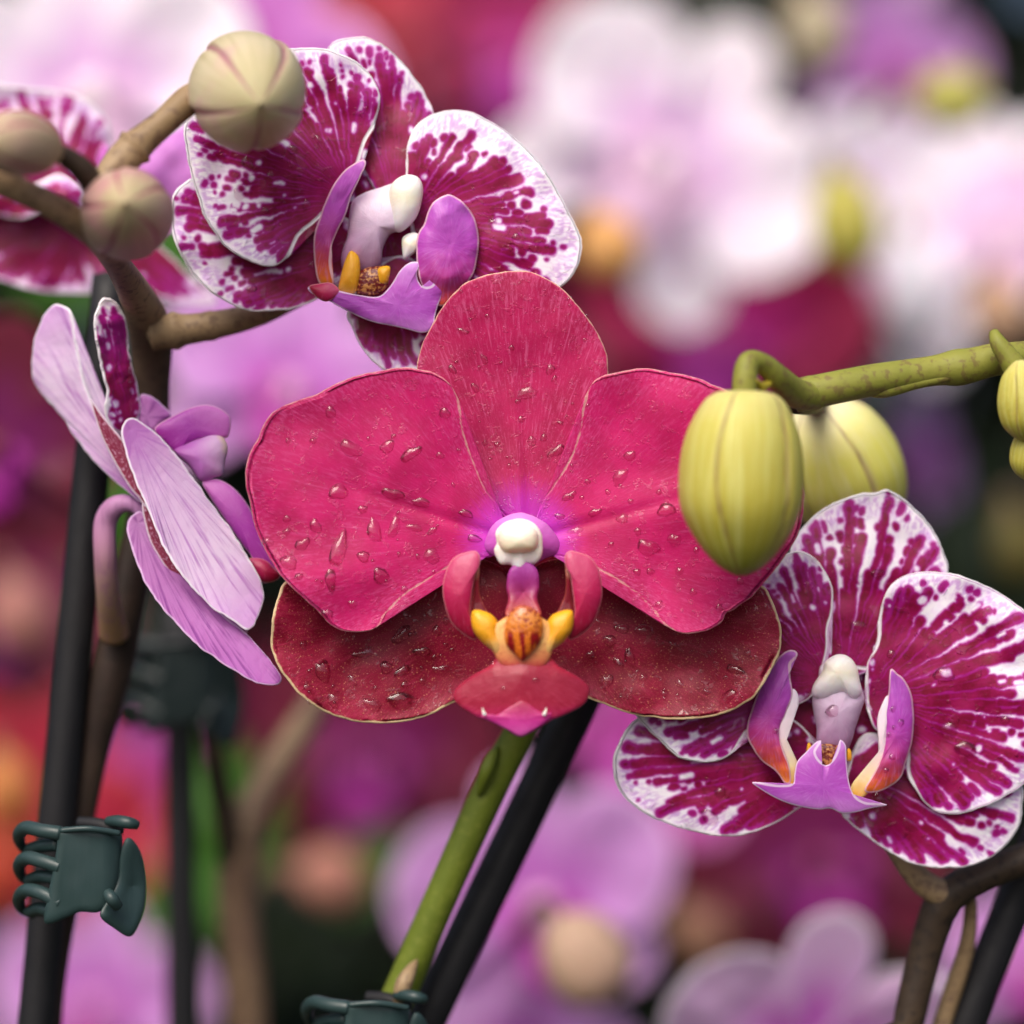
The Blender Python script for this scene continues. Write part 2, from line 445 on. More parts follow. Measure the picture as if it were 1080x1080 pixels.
def m_spotted(name, white='#f8f0fa', viol='#b450cc', dark='#90044c', deep='#78032c', halo='#b824ac', rimc='#f6eef6', soft=1.0):
    g = G(name)
    pq = g.attr('pq', True); rad = g.attr('rad'); edge = g.attr('edge'); spot = g.attr('spot'); face = g.attr('face')
    s = g.math('ADD', spot, g.math('MULTIPLY', g.math('SUBTRACT', g.noise(pq, 30., 3, .6), .5), 1.0 * soft))
    veins = g.noise(vein_vec(g, 7, 1.6), 2.0, 4, .6, .3)
    mot = g.noise(pq, 26., 3)
    basec = g.mix(g.step(g.noise(pq, 4, 2), .42, .7, 0, .5), white, '#e2c6ee')
    basec = g.mix(g.step(veins, .52, .75, 0, .3), basec, '#d0a4e0')
    fr = g.math('MULTIPLY', g.step(edge, 34, 12), g.step(edge, 2.5, 7.))
    sv = g.noise(vein_vec(g, 14, 7), 1.5, 3, .5)
    fr = g.math('MULTIPLY', fr, g.step(sv, .38, .62))
    col = g.mix(g.math('MULTIPLY', fr, .55), basec, viol)
    bk = g.mix(g.step(veins, .48, .66, 0, .6), '#dcb4dc', '#a860ac')
    dk = g.mix(g.step(g.noise(pq, 6, 3), .38, .68), dark, deep)
    dk = g.mix(g.step(mot, .5, .75, 0, .35), dk, '#a80c60')
    # spots near the margin are smaller and more violet
    dk = g.mix(g.math('MULTIPLY', g.step(edge, 30, 12, 0, .6), g.math('MULTIPLY', g.step(s, 4.5, 1.5), g.step(rad, 60, 110))), dk, '#a81c98')
    col = g.mix(g.step(s, -2.8, -.4, 0, .75), col, halo)
    mid = g.mix(g.step(s, .1, 2.2), '#a0127c', dk)
    col = g.mix(g.step(s, -.7, .35), col, mid)
    col = g.mix(g.step(edge, 2.4, 1.0), col, rimc)
    col = g.mix(face, bk, col)
    h = g.math('ADD', veins, g.math('MULTIPLY', g.noise(pq, 40., 2), .3))
    nrm = g.bump(h, .25, .0002)
    fn = g.noise(pq, 7.5, 2, .5, .9); film = g.step(fn, .6, .625)
    nrm = g.bump(film, .5, .0004, nrm)
    m = g.done(col, .48, nrm, spec=.3, sss=.12, coat=.02, coatr=.12)
    g.put(g.b.inputs['Coat Weight'], g.math('MULTIPLY', film, .6))
    return m
MAT['spotted'] = m_spotted('spotted_petal')
MAT['spotted_soft'] = m_spotted('spotted_petal_soft', white='#f0dcf0', dark='#8c1048', deep='#7c0a38')

def m_grad(name, stops, rough=.42, vamt=.35, vst=(.5, .75), light='#e28ad8', rim='#e8c8dc', rimw=1.6, sss=.15, coat=.1, vs=(10, 2), scale=1.0, spec=.42):
    """colour running along a lobe, with fine veins and a pale rim"""
    g = G(name); pq = g.attr('pq', True)
    gx = g.math('ADD', g.attr('g'), g.math('MULTIPLY', g.math('SUBTRACT', g.noise(pq, 12., 3), .5), .16))
    col = g.ramp(gx, stops)
    ve = g.noise(vein_vec(g, *vs), 3., 4, .6, .3)
    col = g.mix(g.math('MULTIPLY', g.step(ve, *vst), vamt), col, light)
    if rimw: col = g.mix(g.step(g.attr('edge'), rimw, rimw * .4, 0, .8), col, rim)
    nrm = g.bump(g.math('ADD', g.math('MULTIPLY', g.noise(pq, 50., 2), .4), ve), .3, .0002)
    nrm = g.bump(g.noise(pq, 6., 2), .25, .0008, nrm)
    return g.done(col, rough, nrm, spec=spec, sss=sss, coat=coat)
MAT['side_crimson'] = m_grad('crimson_side_lobe', [(0, '#c04874'), (.45, '#b81c56'), (.8, '#9c0a38'), (1, '#8c0a2c')], vamt=.3, light='#d46a92', rim='#d88a92', rimw=1.3)
MAT['side_dark'] = m_grad('dark_inner_lobe', [(0, '#d8a08a'), (.3, '#7c0a26'), (1, '#6a0620')], vamt=.15, light='#b8604a', rim='#a04838', rimw=1.0)
MAT['yellow'] = m_grad('yellow_callus_lobe', [(0, '#ecac18'), (.45, '#e8a020'), (.66, '#e0b068'), (1, '#c88a68')], vamt=.15, light='#f8dc80', rimw=0)
MAT['midlobe'] = m_grad('crimson_lip', rough=.34, stops=[(0, '#c86028'), (.1, '#a82840'), (.3, '#961c38'), (.6, '#9c1e3c'), (.74, '#b02458'), (.84, '#c02c88'), (1, '#cc48a4')], vamt=.3, vst=(.48, .72), light='#c04a6a', rim='#c04878', rimw=.8)
MAT['liptip'] = m_grad('magenta_lip_tip', [(0, '#a02044'), (.3, '#b02468'), (.6, '#c43090'), (1, '#d458ac')], vamt=.2, light='#e890c0', rimw=0)
MAT['violet_lobe'] = m_grad('violet_side_lobe', [(0, '#b85cc4'), (.4, '#b440b4'), (.66, '#b03080'), (.82, '#cc4840'), (.93, '#e07020'), (1, '#f0a838')], vamt=.3, vst=(.45, .75), light='#d48cdc', rim='#f0c8d4', rimw=2.2)  # paler stops put highlights into the lobe's own violet
MAT['violet_lip'] = m_grad('violet_mid_lobe', [(0, '#d088dc'), (.35, '#b850c0'), (.7, '#b04cbc'), (1, '#c47cd0')], vamt=.3, light='#dca4e4', rim='#ecd4f0', rimw=1.8)
MAT['cream_lobe'] = m_grad('cream_lobe_edge', [(0, '#f0dcec'), (.5, '#ead4dc'), (.8, '#ecd8a8'), (1, '#f0b838')], vamt=.1, light='#ffffff', rimw=0)
MAT['column_white'] = m_grad('white_column', [(0, '#f2e6f2'), (.35, '#e0c8e0'), (.75, '#c89cc4'), (1, '#b480b0')], vamt=.12, light='#ffffff', rimw=0, rough=.5)
MAT['column_mag'] = m_grad('magenta_column', [(0, '#b44cb0'), (.3, '#982c80'), (.6, '#942250'), (.8, '#a03838'), (1, '#b85028')], vamt=.15, light='#d878c8', rimw=0)
MAT['cap'] = m_grad('ivory_anther_cap', [(0, '#fcf8f8'), (.4, '#faf2dc'), (.7, '#f6eef0'), (1, '#f0dcf0')], vamt=.08, light='#ffffff', rimw=0, rough=.35, sss=.3)
MAT['pale_back'] = m_grad('pale_petal_back', [(0, '#b870bc'), (.25, '#dcb4de'), (.7, '#e4cae8'), (1, '#d4a4dc')], vamt=.7, vst=(.47, .66), light='#a85cb8', rim='#f8f0fa', rimw=2.2, vs=(3.5, .4), rough=.5)
MAT['violet_back'] = m_grad('violet_sepal_back', [(0, '#b87cb8'), (.5, '#b870b8'), (1, '#b060b4')], vamt=.85, vst=(.46, .64), light='#84348c', rim='#dcb8e0', rimw=1.6, vs=(3.5, .4), rough=.5)
MAT['magenta_lobe'] = m_grad('magenta_lobe_side', [(0, '#d070c8'), (.5, '#b03cb0'), (1, '#a42c9c')], vamt=.35, light='#d88cd8', rim='#e0a8d0', rimw=1.6)
MAT['dark_spotted'] = m_grad('dark_spotted_inner', [(0, '#80103c'), (1, '#8c1040')], vamt=.85, light='#ecc0e0', rim='#f2e2f2', rimw=2.4, vs=(7, 7), rough=.5)

def m_callus():
    g = G('orange_callus'); pq = g.attr('pq', True); gg = g.attr('g')
    col = g.ramp(gg, [(0, '#b0503c'), (.2, '#d08030'), (.5, '#dc7a20'), (1, '#d06018')])
    v = g.voro(pq, 24.)
    top = g.step(gg, .55, .3)
    col = g.mix(g.math('MULTIPLY', g.step(v, .42, .3), top), col, '#7c0c10')
    mp = g.scalev(pq, (1, .16, 1))
    st = g.noise(mp, 20., 1, .5)
    col = g.mix(g.math('MULTIPLY', g.step(st, .46, .56), g.step(gg, .38, .55)), col, '#8a0f14')
    return g.done(col, .3, g.bump(v, .4, .0003), spec=.5, coat=.3)
MAT['callus'] = m_callus()
def m_dark_callus():
    g = G('brown_speckled_callus'); pq = g.attr('pq', True)
    col = g.mix(g.step(g.noise(pq, 26., 3), .45, .62), '#6a1018', '#c8884c')
    return g.done(col, .35, g.bump(g.noise(pq, 30., 2), .4, .0005), coat=.2)
MAT['callus_dark'] = m_dark_callus()

def m_bud(name, stops, line, streak, linew=(.9, .99), pink=None):
    g = G(name)
    tc = g.n.new('ShaderNodeTexCoord').outputs['Object']
    gg = g.attr('g'); seam = g.attr('seam')
    col = g.ramp(g.math('ADD', gg, g.math('MULTIPLY', g.math('SUBTRACT', g.noise(tc, 160., 3), .5), .25)), stops)
    c = g.n.new('ShaderNodeCombineXYZ'); 
    g.put(c.inputs[0], g.math('MULTIPLY', g.math('SINE', g.attr('angp')), 6.)); g.put(c.inputs[1], g.math('MULTIPLY', g.math('COSINE', g.attr('angp')), 6.)); g.put(c.inputs[2], gg)
    st = g.noise(c.outputs[0], 1.6, 4, .6)
    col = g.mix(g.step(st, .45, .7, 0, .6), col, streak)
    if pink: col = g.mix(g.step(g.noise(tc, 90., 3), .48, .68, 0, .55), col, pink)
    col = g.mix(g.step(seam, linew[0], linew[1], 0, .85), col, line)
    nrm = g.bump(g.math('ADD', g.noise(tc, 1400., 3), g.math('MULTIPLY', st, 1.5)), .3, .0003)
    return g.done(col, .5, nrm, spec=.35, sss=.15)
MAT['bud_beige'] = m_bud('beige_bud', [(0, '#8c8058'), (.3, '#b8ac84'), (.7, '#c8bc9c'), (1, '#b4aa80')], '#984c6c', '#a89c70', linew=(.84, 1.0), pink='#c898a0')
MAT['bud_rose'] = m_bud('rose_beige_bud', [(0, '#948458'), (.4, '#b09c80'), (.8, '#c0a490'), (1, '#b4a880')], '#a04c68', '#a89478', linew=(.82, 1.0), pink='#c07c90')
MAT['bud_green'] = m_bud('lime_bud', [(0, '#ccc478'), (.2, '#c0b858'), (.7, '#b4aa40'), (1, '#90922c')], '#8a6a4c', '#d0d080', linew=(.90, .985))
MAT['bud_green2'] = m_bud('pale_lime_bud', [(0, '#ece4b8'), (.3, '#d8d468'), (1, '#bcbc40')], '#a08468', '#dcd898')

def m_stem(name, a, b, c, sc=300., rough=.55, spk=.7):
    g = G(name); tc = g.n.new('ShaderNodeTexCoord').outputs['Object']
    col = g.mix(g.step(g.noise(tc, sc * .25, 4), .35, .65), a, b)
    col = g.mix(g.step(g.noise(tc, sc * 2.2, 3), .5, .66, 0, spk), col, c)
    nrm = g.bump(g.noise(tc, sc * 3, 3), .3, .0003)
    return g.done(col, rough, nrm, spec=.35)
MAT['stem_brown'] = m_stem('brown_stem', '#6e5644', '#8a7258', '#54403a')
MAT['stem_tan'] = m_stem('tan_stem', '#8c7454', '#a08868', '#6c5444')
MAT['stem_dark'] = m_stem('dark_stem', '#33281f', '#46382a', '#211a16')
MAT['stem_lime'] = m_stem('lime_stem', '#8c8c3c', '#7c8030', '#6a5038', spk=.6)
def m_spike():
    g = G('spike_brown'); tc = g.n.new('ShaderNodeTexCoord').outputs['Object']
    a = g.mix(g.step(g.noise(tc, 75., 4), .35, .65), '#2e2420', '#40332a')
    b = g.mix(g.step(g.noise(tc, 75., 4), .35, .65), '#806854', '#a48a6c')
    c = g.mix(g.step(g.attr('g'), .86, .93), a, b)  # lower stalk darkened: its shade is mixed into the brown
    c = g.mix(g.step(g.noise(tc, 700., 3), .5, .66, 0, .5), c, '#3c2c28')
    return g.done(c, .55, g.bump(g.noise(tc, 900., 3), .3, .0003), spec=.35)
MAT['spike'] = m_spike()
MAT['stem_green'] = m_stem('green_stem', '#6c7a24', '#5e6c1e', '#848c3c', spk=.3)
MAT['pedicel_pink'] = m_grad('pink_pedicel', [(0, '#c898c4'), (.45, '#b884a4'), (.75, '#a88878'), (1, '#a08058')], vamt=0, rimw=0)
def m_ped():
    g = G('pink_flower_stalk'); gg = g.attr('g'); tc = g.n.new('ShaderNodeTexCoord').outputs['Object']
    col = g.ramp(gg, [(0, '#c48cc4'), (.45, '#b07c9c'), (.75, '#a08070'), (1, '#a88458')])
    col = g.mix(g.step(g.noise(g.scalev(tc, (1, 1, .1)), 900., 3), .45, .65, 0, .4), col, '#8c5880')
    return g.done(col, .5, spec=.35, sss=.1)
MAT['pedicel_pink'] = m_ped()
def m_plastic(name, c, c2, rough):
    g = G(name); tc = g.n.new('ShaderNodeTexCoord').outputs['Object']
    col = g.mix(g.noise(tc, 120., 4), c, c2)
    nrm = g.bump(g.noise(g.scalev(tc, (1, 1, .15)), 900., 3), .15, .0004)
    return g.done(col, g.step(g.noise(tc, 200., 3), .3, .7, rough - .08, rough + .1), nrm, spec=.45)
MAT['stake'] = m_plastic('black_plastic', '#0c0c10', '#15151a', .62)
MAT['clip'] = m_plastic('dark_green_plastic', '#223634', '#33484a', .4)
MAT['clip_far'] = m_plastic('near_black_plastic', '#141f20', '#1c2a2b', .4)
def m_water():
    g = G('clear_water'); n = g.n
    n.remove(g.b)
    tr = n.new('ShaderNodeBsdfTransparent'); tr.inputs[0].default_value = (.93, .84, .88, 1)
    gl = n.new('ShaderNodeBsdfGlossy'); gl.inputs['Roughness'].default_value = .06
    fr = n.new('ShaderNodeFresnel'); fr.inputs[0].default_value = 1.33
    mx = n.new('ShaderNodeMixShader'); geo = n.new('ShaderNodeNewGeometry')
    ff = g.math('MULTIPLY', fr.outputs[0], g.math('SUBTRACT', 1.0, geo.outputs['Backfacing']))
    g.put(mx.inputs[0], g.math('MULTIPLY', ff, 2.6, clamp=True))
    g.link(tr.outputs[0], mx.inputs[1]); g.link(gl.outputs[0], mx.inputs[2])
    g.link(mx.outputs[0], n['Material Output'].inputs['Surface'])
    return g.m
MAT['water'] = m_water()
def m_leaf(name, a, b):
    g = G(name); tc = g.n.new('ShaderNodeTexCoord').outputs['Object']
    col = g.mix(g.step(g.noise(tc, 9., 3), .35, .65), a, b)
    return g.done(col, .4, spec=.4)
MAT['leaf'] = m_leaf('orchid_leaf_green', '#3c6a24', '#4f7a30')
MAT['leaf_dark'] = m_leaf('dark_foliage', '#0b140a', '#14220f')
def m_bgpet(name, inner, outer, rim, r0=.1, r1=.75, vein='#c080c8', va=.3):
    g = G(name); u = g.attr('pu')
    x = g.math('ADD', u, g.math('MULTIPLY', g.math('SUBTRACT', g.noise(g.attr('pq', True), 6., 3), .5), .3))
    col = g.mix(g.step(x, r0, r1), inner, outer)
    col = g.mix(g.step(g.noise(vein_vec(g, 10, 2), 2., 3), .48, .68, 0, va), col, vein)
    col = g.mix(g.step(u, .9, .98), col, rim)
    return g.done(col, .5, spec=.35, sss=.1)

# ------------------------------------------------------------------ the crimson orchid (centre)
ZMAP[0] = lambda d: d * .55 if d < 0 else d
fc = thing('orchid_flower', 'large crimson orchid bloom with beige petal rims and water drops, in front at the centre', 'orchid', P(550, 605, 1.1))
DOR = [(527, 537), (513, 519), (498, 492), (470, 455), (446, 418), (440, 392), (444, 365), (453, 347), (465, 326), (483, 305), (501, 294), (524, 288), (560, 287), (593, 304), (617, 332), (635, 359), (642, 391), (638, 425), (622, 460), (600, 495), (585, 520), (574, 545), (550, 556)]
sheet('dorsal_sepal', DOR, (549, 566), MAT['crimson_dorsal'], fc, nv=200, nu=64, db=.75, de=.65, bulge=.22, wob=.06, wobs=90, crease=-.05, seed=1, key='c_dor', curl=.08)
LP = [(526, 538), (513, 519), (501, 492), (489, 460), (484, 430), (477, 409), (459, 394), (441, 389), (424, 388), (394, 392), (364, 400), (329, 417), (302, 427), (284, 439), (273, 460), (262, 483), (258, 504), (264, 534), (273, 567), (288, 595), (304, 616), (332, 642), (354, 662), (377, 667), (396, 662), (407, 646), (424, 628), (449, 612), (471, 598), (497, 588), (522, 584)]
sheet('petal', LP, (540, 570), MAT['crimson'], fc, nv=260, nu=80, db=.45, de=-.05, bulge=.05, wob=.14, wobs=125, ruff=.06, ruffn=7, crease=.05, seed=2, key='c_l', curl=.03, thick=.00035)
RP = [(571, 535), (584, 513), (599, 489), (610, 463), (616, 430), (620, 412), (629, 400), (644, 394), (667, 390), (685, 389), (706, 393), (730, 397), (753, 406), (771, 414), (803, 438), (832, 475), (847, 512), (848, 535), (845, 553), (837, 572), (823, 593), (807, 613), (795, 627), (782, 637), (772, 644), (766, 646), (761, 656), (746, 665), (723, 668), (707, 663), (697, 654), (683, 635), (664, 619), (640, 604), (616, 592), (590, 586), (574, 584)]
sheet('petal', RP, (557, 570), MAT['crimson'], fc, nv=260, nu=80, db=.45, de=.0, bulge=.02, wob=.14, wobs=125, ruff=.06, ruffn=7, crease=.05, seed=3, key='c_r', curl=.03, thick=.00035)
LS = [(530, 600), (470, 585), (400, 590), (340, 598), (302, 612), (292, 631), (286, 656), (286, 681), (293, 703), (310, 726), (332, 746), (357, 757), (385, 762), (415, 762), (449, 756), (477, 742), (512, 728), (536, 712), (549, 690), (551, 655)]
sheet('lateral_sepal', LS, (545, 618), MAT['crimson_low'], fc, nv=220, nu=70, db=.9, de=.55, bulge=.3, wob=.10, wobs=60, ruff=.05, ruffn=6, seed=4, key='c_ls', thick=.0008, curl=-.12)
RS = [(562, 600), (620, 588), (700, 592), (765, 600), (803, 617), (813, 629), (820, 648), (824, 666), (823, 686), (817, 701), (803, 725), (791, 739), (770, 750), (750, 756), (727, 759), (701, 758), (671, 754), (640, 744), (606, 730), (572, 712), (556, 692), (553, 655)]
sheet('lateral_sepal', RS, (552, 618), MAT['crimson_low'], fc, nv=220, nu=70, db=.9, de=.6, bulge=.3, wob=.10, wobs=60, ruff=.05, ruffn=6, seed=5, key='c_rs', thick=.0008, curl=-.12)
# lip and its pieces
lip = sheet('lip', [(526, 692), (538, 688), (552, 690), (566, 688), (579, 692), (590, 703), (606, 712), (618, 721), (622, 728), (618, 740), (606, 749), (585, 758), (568, 768), (556, 775), (549, 777), (541, 774), (528, 765), (505, 757), (489, 748), (479, 738), (478, 731), (483, 724), (499, 712), (517, 702)],
            (551, 712), MAT['midlobe'], fc, nv=140, nu=44, db=-1.35, de=-.9, wob=.05, grad=((551, 690), (551, 777)), seed=6, thick=.0008, tilt=(0, -.3), curl=.05, edgew=.6,
            fold=lambda X, Y: .10 * (np.abs(X - 551) / 60) ** 1.5, key='c_lip')
sheet('lip_tip', [(507, 756), (513, 753), (524, 754), (535, 747), (545, 741), (550, 739), (556, 741), (567, 749), (576, 753), (582, 751), (577, 760), (562, 770), (549, 776), (536, 770), (520, 762)], (549, 758), MAT['liptip'], lip, nv=90, nu=24, db=-1.42, de=-1.42, grad=((549, 740), (549, 776)), puff=.05, seed=7, edgew=.3)
for x, s in ((511, 1), (574, -1)):
    sheet('lip_horn', [(x - 2.5 * s, 746), (x, 750), (x + 2 * s, 753), (x + 1 * s, 755), (x - 1.5 * s, 754.5), (x - 2.5 * s, 751)], (x - 1 * s, 753), MAT['cap'], lip, nv=30, nu=14, db=-1.6, de=-1.6, grad=((x, 744), (x, 758)), puff=.03, edgew=0)
for s in (1, -1):
    mx = lambda L: [(551 - s * (551 - a), b) for a, b in L]
    sheet('side_lobe', mx([(501, 581), (490, 583), (479, 588), (471, 600), (467, 618), (468, 634), (475, 655), (486, 667), (500, 675), (503, 668), (498, 655), (496, 645), (497, 632), (499, 618), (501, 607), (506, 596), (506, 586)]),
          mx([(485, 627)])[0], MAT['side_crimson'], fc, nv=120, nu=34, db=-.85, de=-.7, puff=.13, pback=.12, grad=(mx([(500, 581)])[0], mx([(490, 675)])[0]), seed=8, edgew=.3, tilt=(-.2 * s, 0), key='c_side%d' % s)
    sheet('inner_lobe', mx([(504, 592), (501, 605), (500, 622), (498, 640), (498, 652), (508, 656), (520, 652), (514, 645), (510, 637), (506, 627), (505, 612), (506, 600)]),
          mx([(503, 636)])[0], MAT['side_dark'], fc, nv=80, nu=24, db=-.6, de=-.75, grad=(mx([(499, 600)])[0], mx([(514, 640)])[0]), seed=9, edgew=.3, thick=.0007)
    sheet('yellow_lobe', mx([(498, 645), (504, 643), (512, 645), (520, 649), (525, 656), (526, 665), (529, 675), (534, 685), (533, 694), (526, 695), (519, 686), (509, 678), (500, 667), (497, 656)]),
          mx([(512, 664)])[0], MAT['yellow'], fc, nv=100, nu=30, db=-1.0, de=-1.0, puff=.2, pback=.2, grad=(mx([(508, 645)])[0], mx([(534, 700)])[0]), seed=10, edgew=.2)
sheet('column_arm', [(538, 600), (534, 618), (536, 632), (533, 648), (541, 654), (552, 656), (563, 654), (571, 648), (567, 632), (569, 618), (566, 600), (552, 592)], (552, 625), MAT['column_mag'], fc, nv=90, nu=30, db=-.3, de=-.9, tilt=(0, -.5), puff=.16, pback=.2, grad=((551, 590), (551, 656)), seed=11, edgew=.2)
sheet('column_arm', [(518, 556), (530, 546), (548, 541), (566, 546), (580, 556), (590, 572), (588, 583), (574, 590), (552, 600), (530, 590), (516, 584), (511, 574)], (551, 570), m_grad('violet_column_base', [(0, '#d888d8'), (.5, '#c458bc'), (1, '#b03ca8')], vamt=.2, rimw=0), fc, nv=90, nu=26, db=.1, de=.42, puff=.12, pback=.1, grad=((551, 541), (551, 600)), seed=12, edgew=.8)
_sh = lambda L: [(548 + (a - 548) * .9, 571 + (b - 571) * .92) for a, b in L]
sheet('anther_cap', _sh([(521, 573), (520, 560), (529, 550), (540, 546), (549, 545), (559, 547), (568, 553), (574, 563), (575, 575), (574, 587), (567, 596), (557, 598), (554, 606), (549, 612), (543, 607), (538, 598), (526, 597), (520, 588), (518, 580)]), (548, 572), MAT['cap'], fc, nv=110, nu=36, db=-.5, de=-.5, puff=.16, pback=.2, grad=((547, 546), (547, 612)), seed=13, edgew=.2)
sheet('anther_cap', _sh([(523, 572), (524, 560), (532, 553), (546, 550), (560, 553), (569, 561), (570, 574), (564, 582), (548, 585), (530, 583)]), (548, 570), m_grad('cream_anther', [(0, '#fbf6f4'), (.5, '#faf0d8'), (1, '#f0dcb4')], vamt=.05, rimw=0, rough=.3, sss=.3), fc, nv=80, nu=26, db=-.66, de=-.66, puff=.28, pback=.2, grad=((547, 550), (547, 585)), seed=14, edgew=.2)
sheet('lip_neck', [(512, 668), (520, 660), (535, 650), (552, 646), (568, 650), (584, 660), (592, 668), (584, 684), (576, 700), (564, 712), (551, 716), (538, 712), (527, 700), (519, 684)], (552, 684), m_grad('cream_lip_neck', [(0, '#e0a050'), (.4, '#e8b068'), (.62, '#d88858'), (.8, '#b83c40'), (1, '#aa2444')], vamt=.5, light='#b03030', rimw=0, vs=(5, 5)), fc, nv=80, nu=26, db=-1.15, de=-1.15, puff=.1, grad=((552, 650), (552, 716)), seed=16, edgew=.3)
sheet('flower_base', [(520, 560), (551, 552), (584, 560), (604, 590), (608, 625), (594, 660), (551, 676), (508, 660), (494, 625), (500, 590)], (551, 615), MAT['crimson_low'], fc, nv=80, nu=26, db=1.15, de=1.0, puff=.1, edgew=.3)
sheet('callus', [(535, 652), (533, 660), (532, 670), (534, 680), (541, 688), (547, 694), (551, 697), (556, 693), (563, 686), (569, 678), (572, 668), (573, 658), (570, 648), (561, 641), (551, 638), (541, 642)], (552, 664), MAT['callus'], fc, nv=90, nu=34, db=-1.4, de=-1.4, puff=.16, pback=.3, grad=((552, 638), (552, 697)), seed=15, edgew=.4)

# ------------------------------------------------------------------ spotted orchid, upper left
ZMAP[0] = lambda d: .9 + (d - .9) * .6 if d > .9 else d
ft = thing('orchid_flower', 'white orchid bloom with magenta blotches, behind the biggest beige bud, above the crimson bloom', 'orchid', P(410, 240, 2.3))
SPK = dict(nv=340, nu=120)
sheet('dorsal_sepal', [(402, 205), (385, 180), (368, 140), (352, 95), (342, 62), (350, 46), (364, 40), (379, 39), (393, 41), (409, 51), (431, 73), (449, 100), (457, 121), (455, 155), (445, 185), (430, 200)], (415, 216), MAT['spotted'], ft, **SPK, db=2.1, de=2.3, wob=.12, seed=21, spots=dict(core=.72, holes=8, spacing=11), curl=.1)
sheet('petal', [(362, 196), (374, 178), (384, 150), (396, 127), (400, 101), (388, 75), (365, 59), (338, 51), (304, 51), (271, 55), (240, 70), (212, 100), (195, 130), (195, 153), (204, 193), (218, 233), (240, 262), (266, 277), (287, 281), (302, 271), (315, 247), (333, 231), (350, 214)], (372, 206), MAT['spotted'], ft, **SPK, db=1.9, de=1.35, wob=.12, seed=22, spots=dict(core=.6, holes=34, spacing=11), curl=.06, key='t_l')
sheet('petal', [(428, 205), (429, 176), (431, 149), (444, 127), (471, 116), (498, 119), (529, 135), (560, 162), (582, 189), (600, 224), (614, 254), (609, 282), (593, 302), (565, 318), (525, 325), (485, 315), (455, 285), (438, 250)], (428, 228), MAT['spotted'], ft, **SPK, db=1.9, de=1.6, wob=.12, seed=23, spots=dict(core=.60, mpx=26, holes=12, spacing=12), curl=.06, key='t_r')
sheet('lateral_sepal', [(378, 240), (330, 215), (270, 195), (215, 186), (191, 195), (180, 216), (182, 247), (198, 282), (222, 309), (258, 326), (293, 328), (325, 320), (350, 305), (378, 285)], (392, 262), MAT['spotted'], ft, **SPK, db=2.2, de=2.1, wob=.12, seed=24, spots=dict(core=.78, holes=18, spacing=11), key='t_ls')
sheet('lateral_sepal', [(380, 300), (366, 330), (371, 345), (382, 367), (402, 389), (432, 398), (462, 390), (480, 360), (478, 320), (450, 285), (420, 270)], (402, 272), MAT['spotted'], ft, nv=200, nu=80, db=2.2, de=2.0, wob=.1, seed=25, spots=dict(core=.8, holes=6, spacing=11))
sheet('side_lobe', [(384, 168), (374, 172), (362, 181), (349, 200), (339, 224), (332, 246), (331, 268), (335, 296), (343, 302), (352, 299), (348, 276), (353, 250), (365, 226), (371, 206), (380, 187), (386, 174)], (348, 235), MAT['violet_lobe'], ft, nv=120, nu=34, db=1.3, de=1.3, puff=.15, tilt=(-.5, 0), grad=((384, 170), (341, 305)), seed=26, edgew=.5, wob=.06, wobs=22)
sheet('side_lobe', [(472, 205), (483, 209), (492, 217), (500, 229), (504, 243), (505, 258), (503, 275), (499, 289), (487, 307), (466, 323), (452, 312), (444, 300), (440, 280), (440, 250), (447, 236), (451, 224), (458, 212)], (474, 258), MAT['violet_lobe'], ft, nv=140, nu=40, db=1.35, de=1.3, puff=.2, tilt=(.3, 0), grad=((465, 205), (473, 345)), seed=27, edgew=.7, wob=.09, wobs=26)
lt = sheet('lip', [(326, 302), (347, 304), (362, 308), (378, 311), (392, 313), (401, 312), (408, 306), (414, 298), (422, 285), (430, 278), (437, 276), (443, 278), (440, 287), (441, 296), (447, 303), (456, 302), (464, 291), (475, 278), (474, 291), (470, 304), (463, 320), (459, 334), (457, 346), (446, 351), (424, 346), (391, 339), (366, 328), (344, 316), (328, 309)], (420, 322), MAT['violet_lip'], ft, nv=200, nu=44, db=1.1, de=1.1, puff=.10, grad=((420, 278), (420, 351)), seed=28, edgew=.2, wob=.05, wobs=20)
sheet('lip_edge', [(326, 302), (336, 299), (348, 298), (356, 303), (358, 309), (350, 316), (342, 318), (332, 312)], (341, 308), MAT['side_crimson'], lt, nv=50, nu=16, db=.98, de=1.0, puff=.1, grad=((350, 300), (330, 314)), edgew=.2)
sheet('column', [(372, 212), (385, 203), (400, 198), (415, 193), (428, 190), (440, 200), (441, 218), (436, 234), (425, 243), (412, 247), (404, 262), (402, 278), (392, 290), (375, 290), (362, 285), (360, 268), (366, 250), (368, 230)], (398, 238), MAT['column_white'], ft, nv=100, nu=36, db=1.6, de=1.75, puff=.38, pback=.1, grad=((430, 200), (378, 292)), seed=29, edgew=.4)
sheet('anther_cap', [(412, 196), (419, 188), (430, 184), (441, 187), (446, 197), (445, 212), (440, 228), (432, 238), (421, 245), (414, 240), (411, 224), (410, 208)], (430, 204), MAT['cap'], ft, nv=70, nu=28, db=1.3, de=1.3, puff=.28, grad=((430, 184), (425, 246)), edgew=.3)
sheet('callus', [(369, 265), (364, 275), (359, 292), (357, 306), (364, 310), (374, 309), (378, 300), (380, 284), (379, 272), (374, 266)], (369, 290), MAT['yellow'], ft, nv=60, nu=22, db=1.1, de=1.15, puff=.14, grad=((374, 266), (362, 340)), edgew=.2)
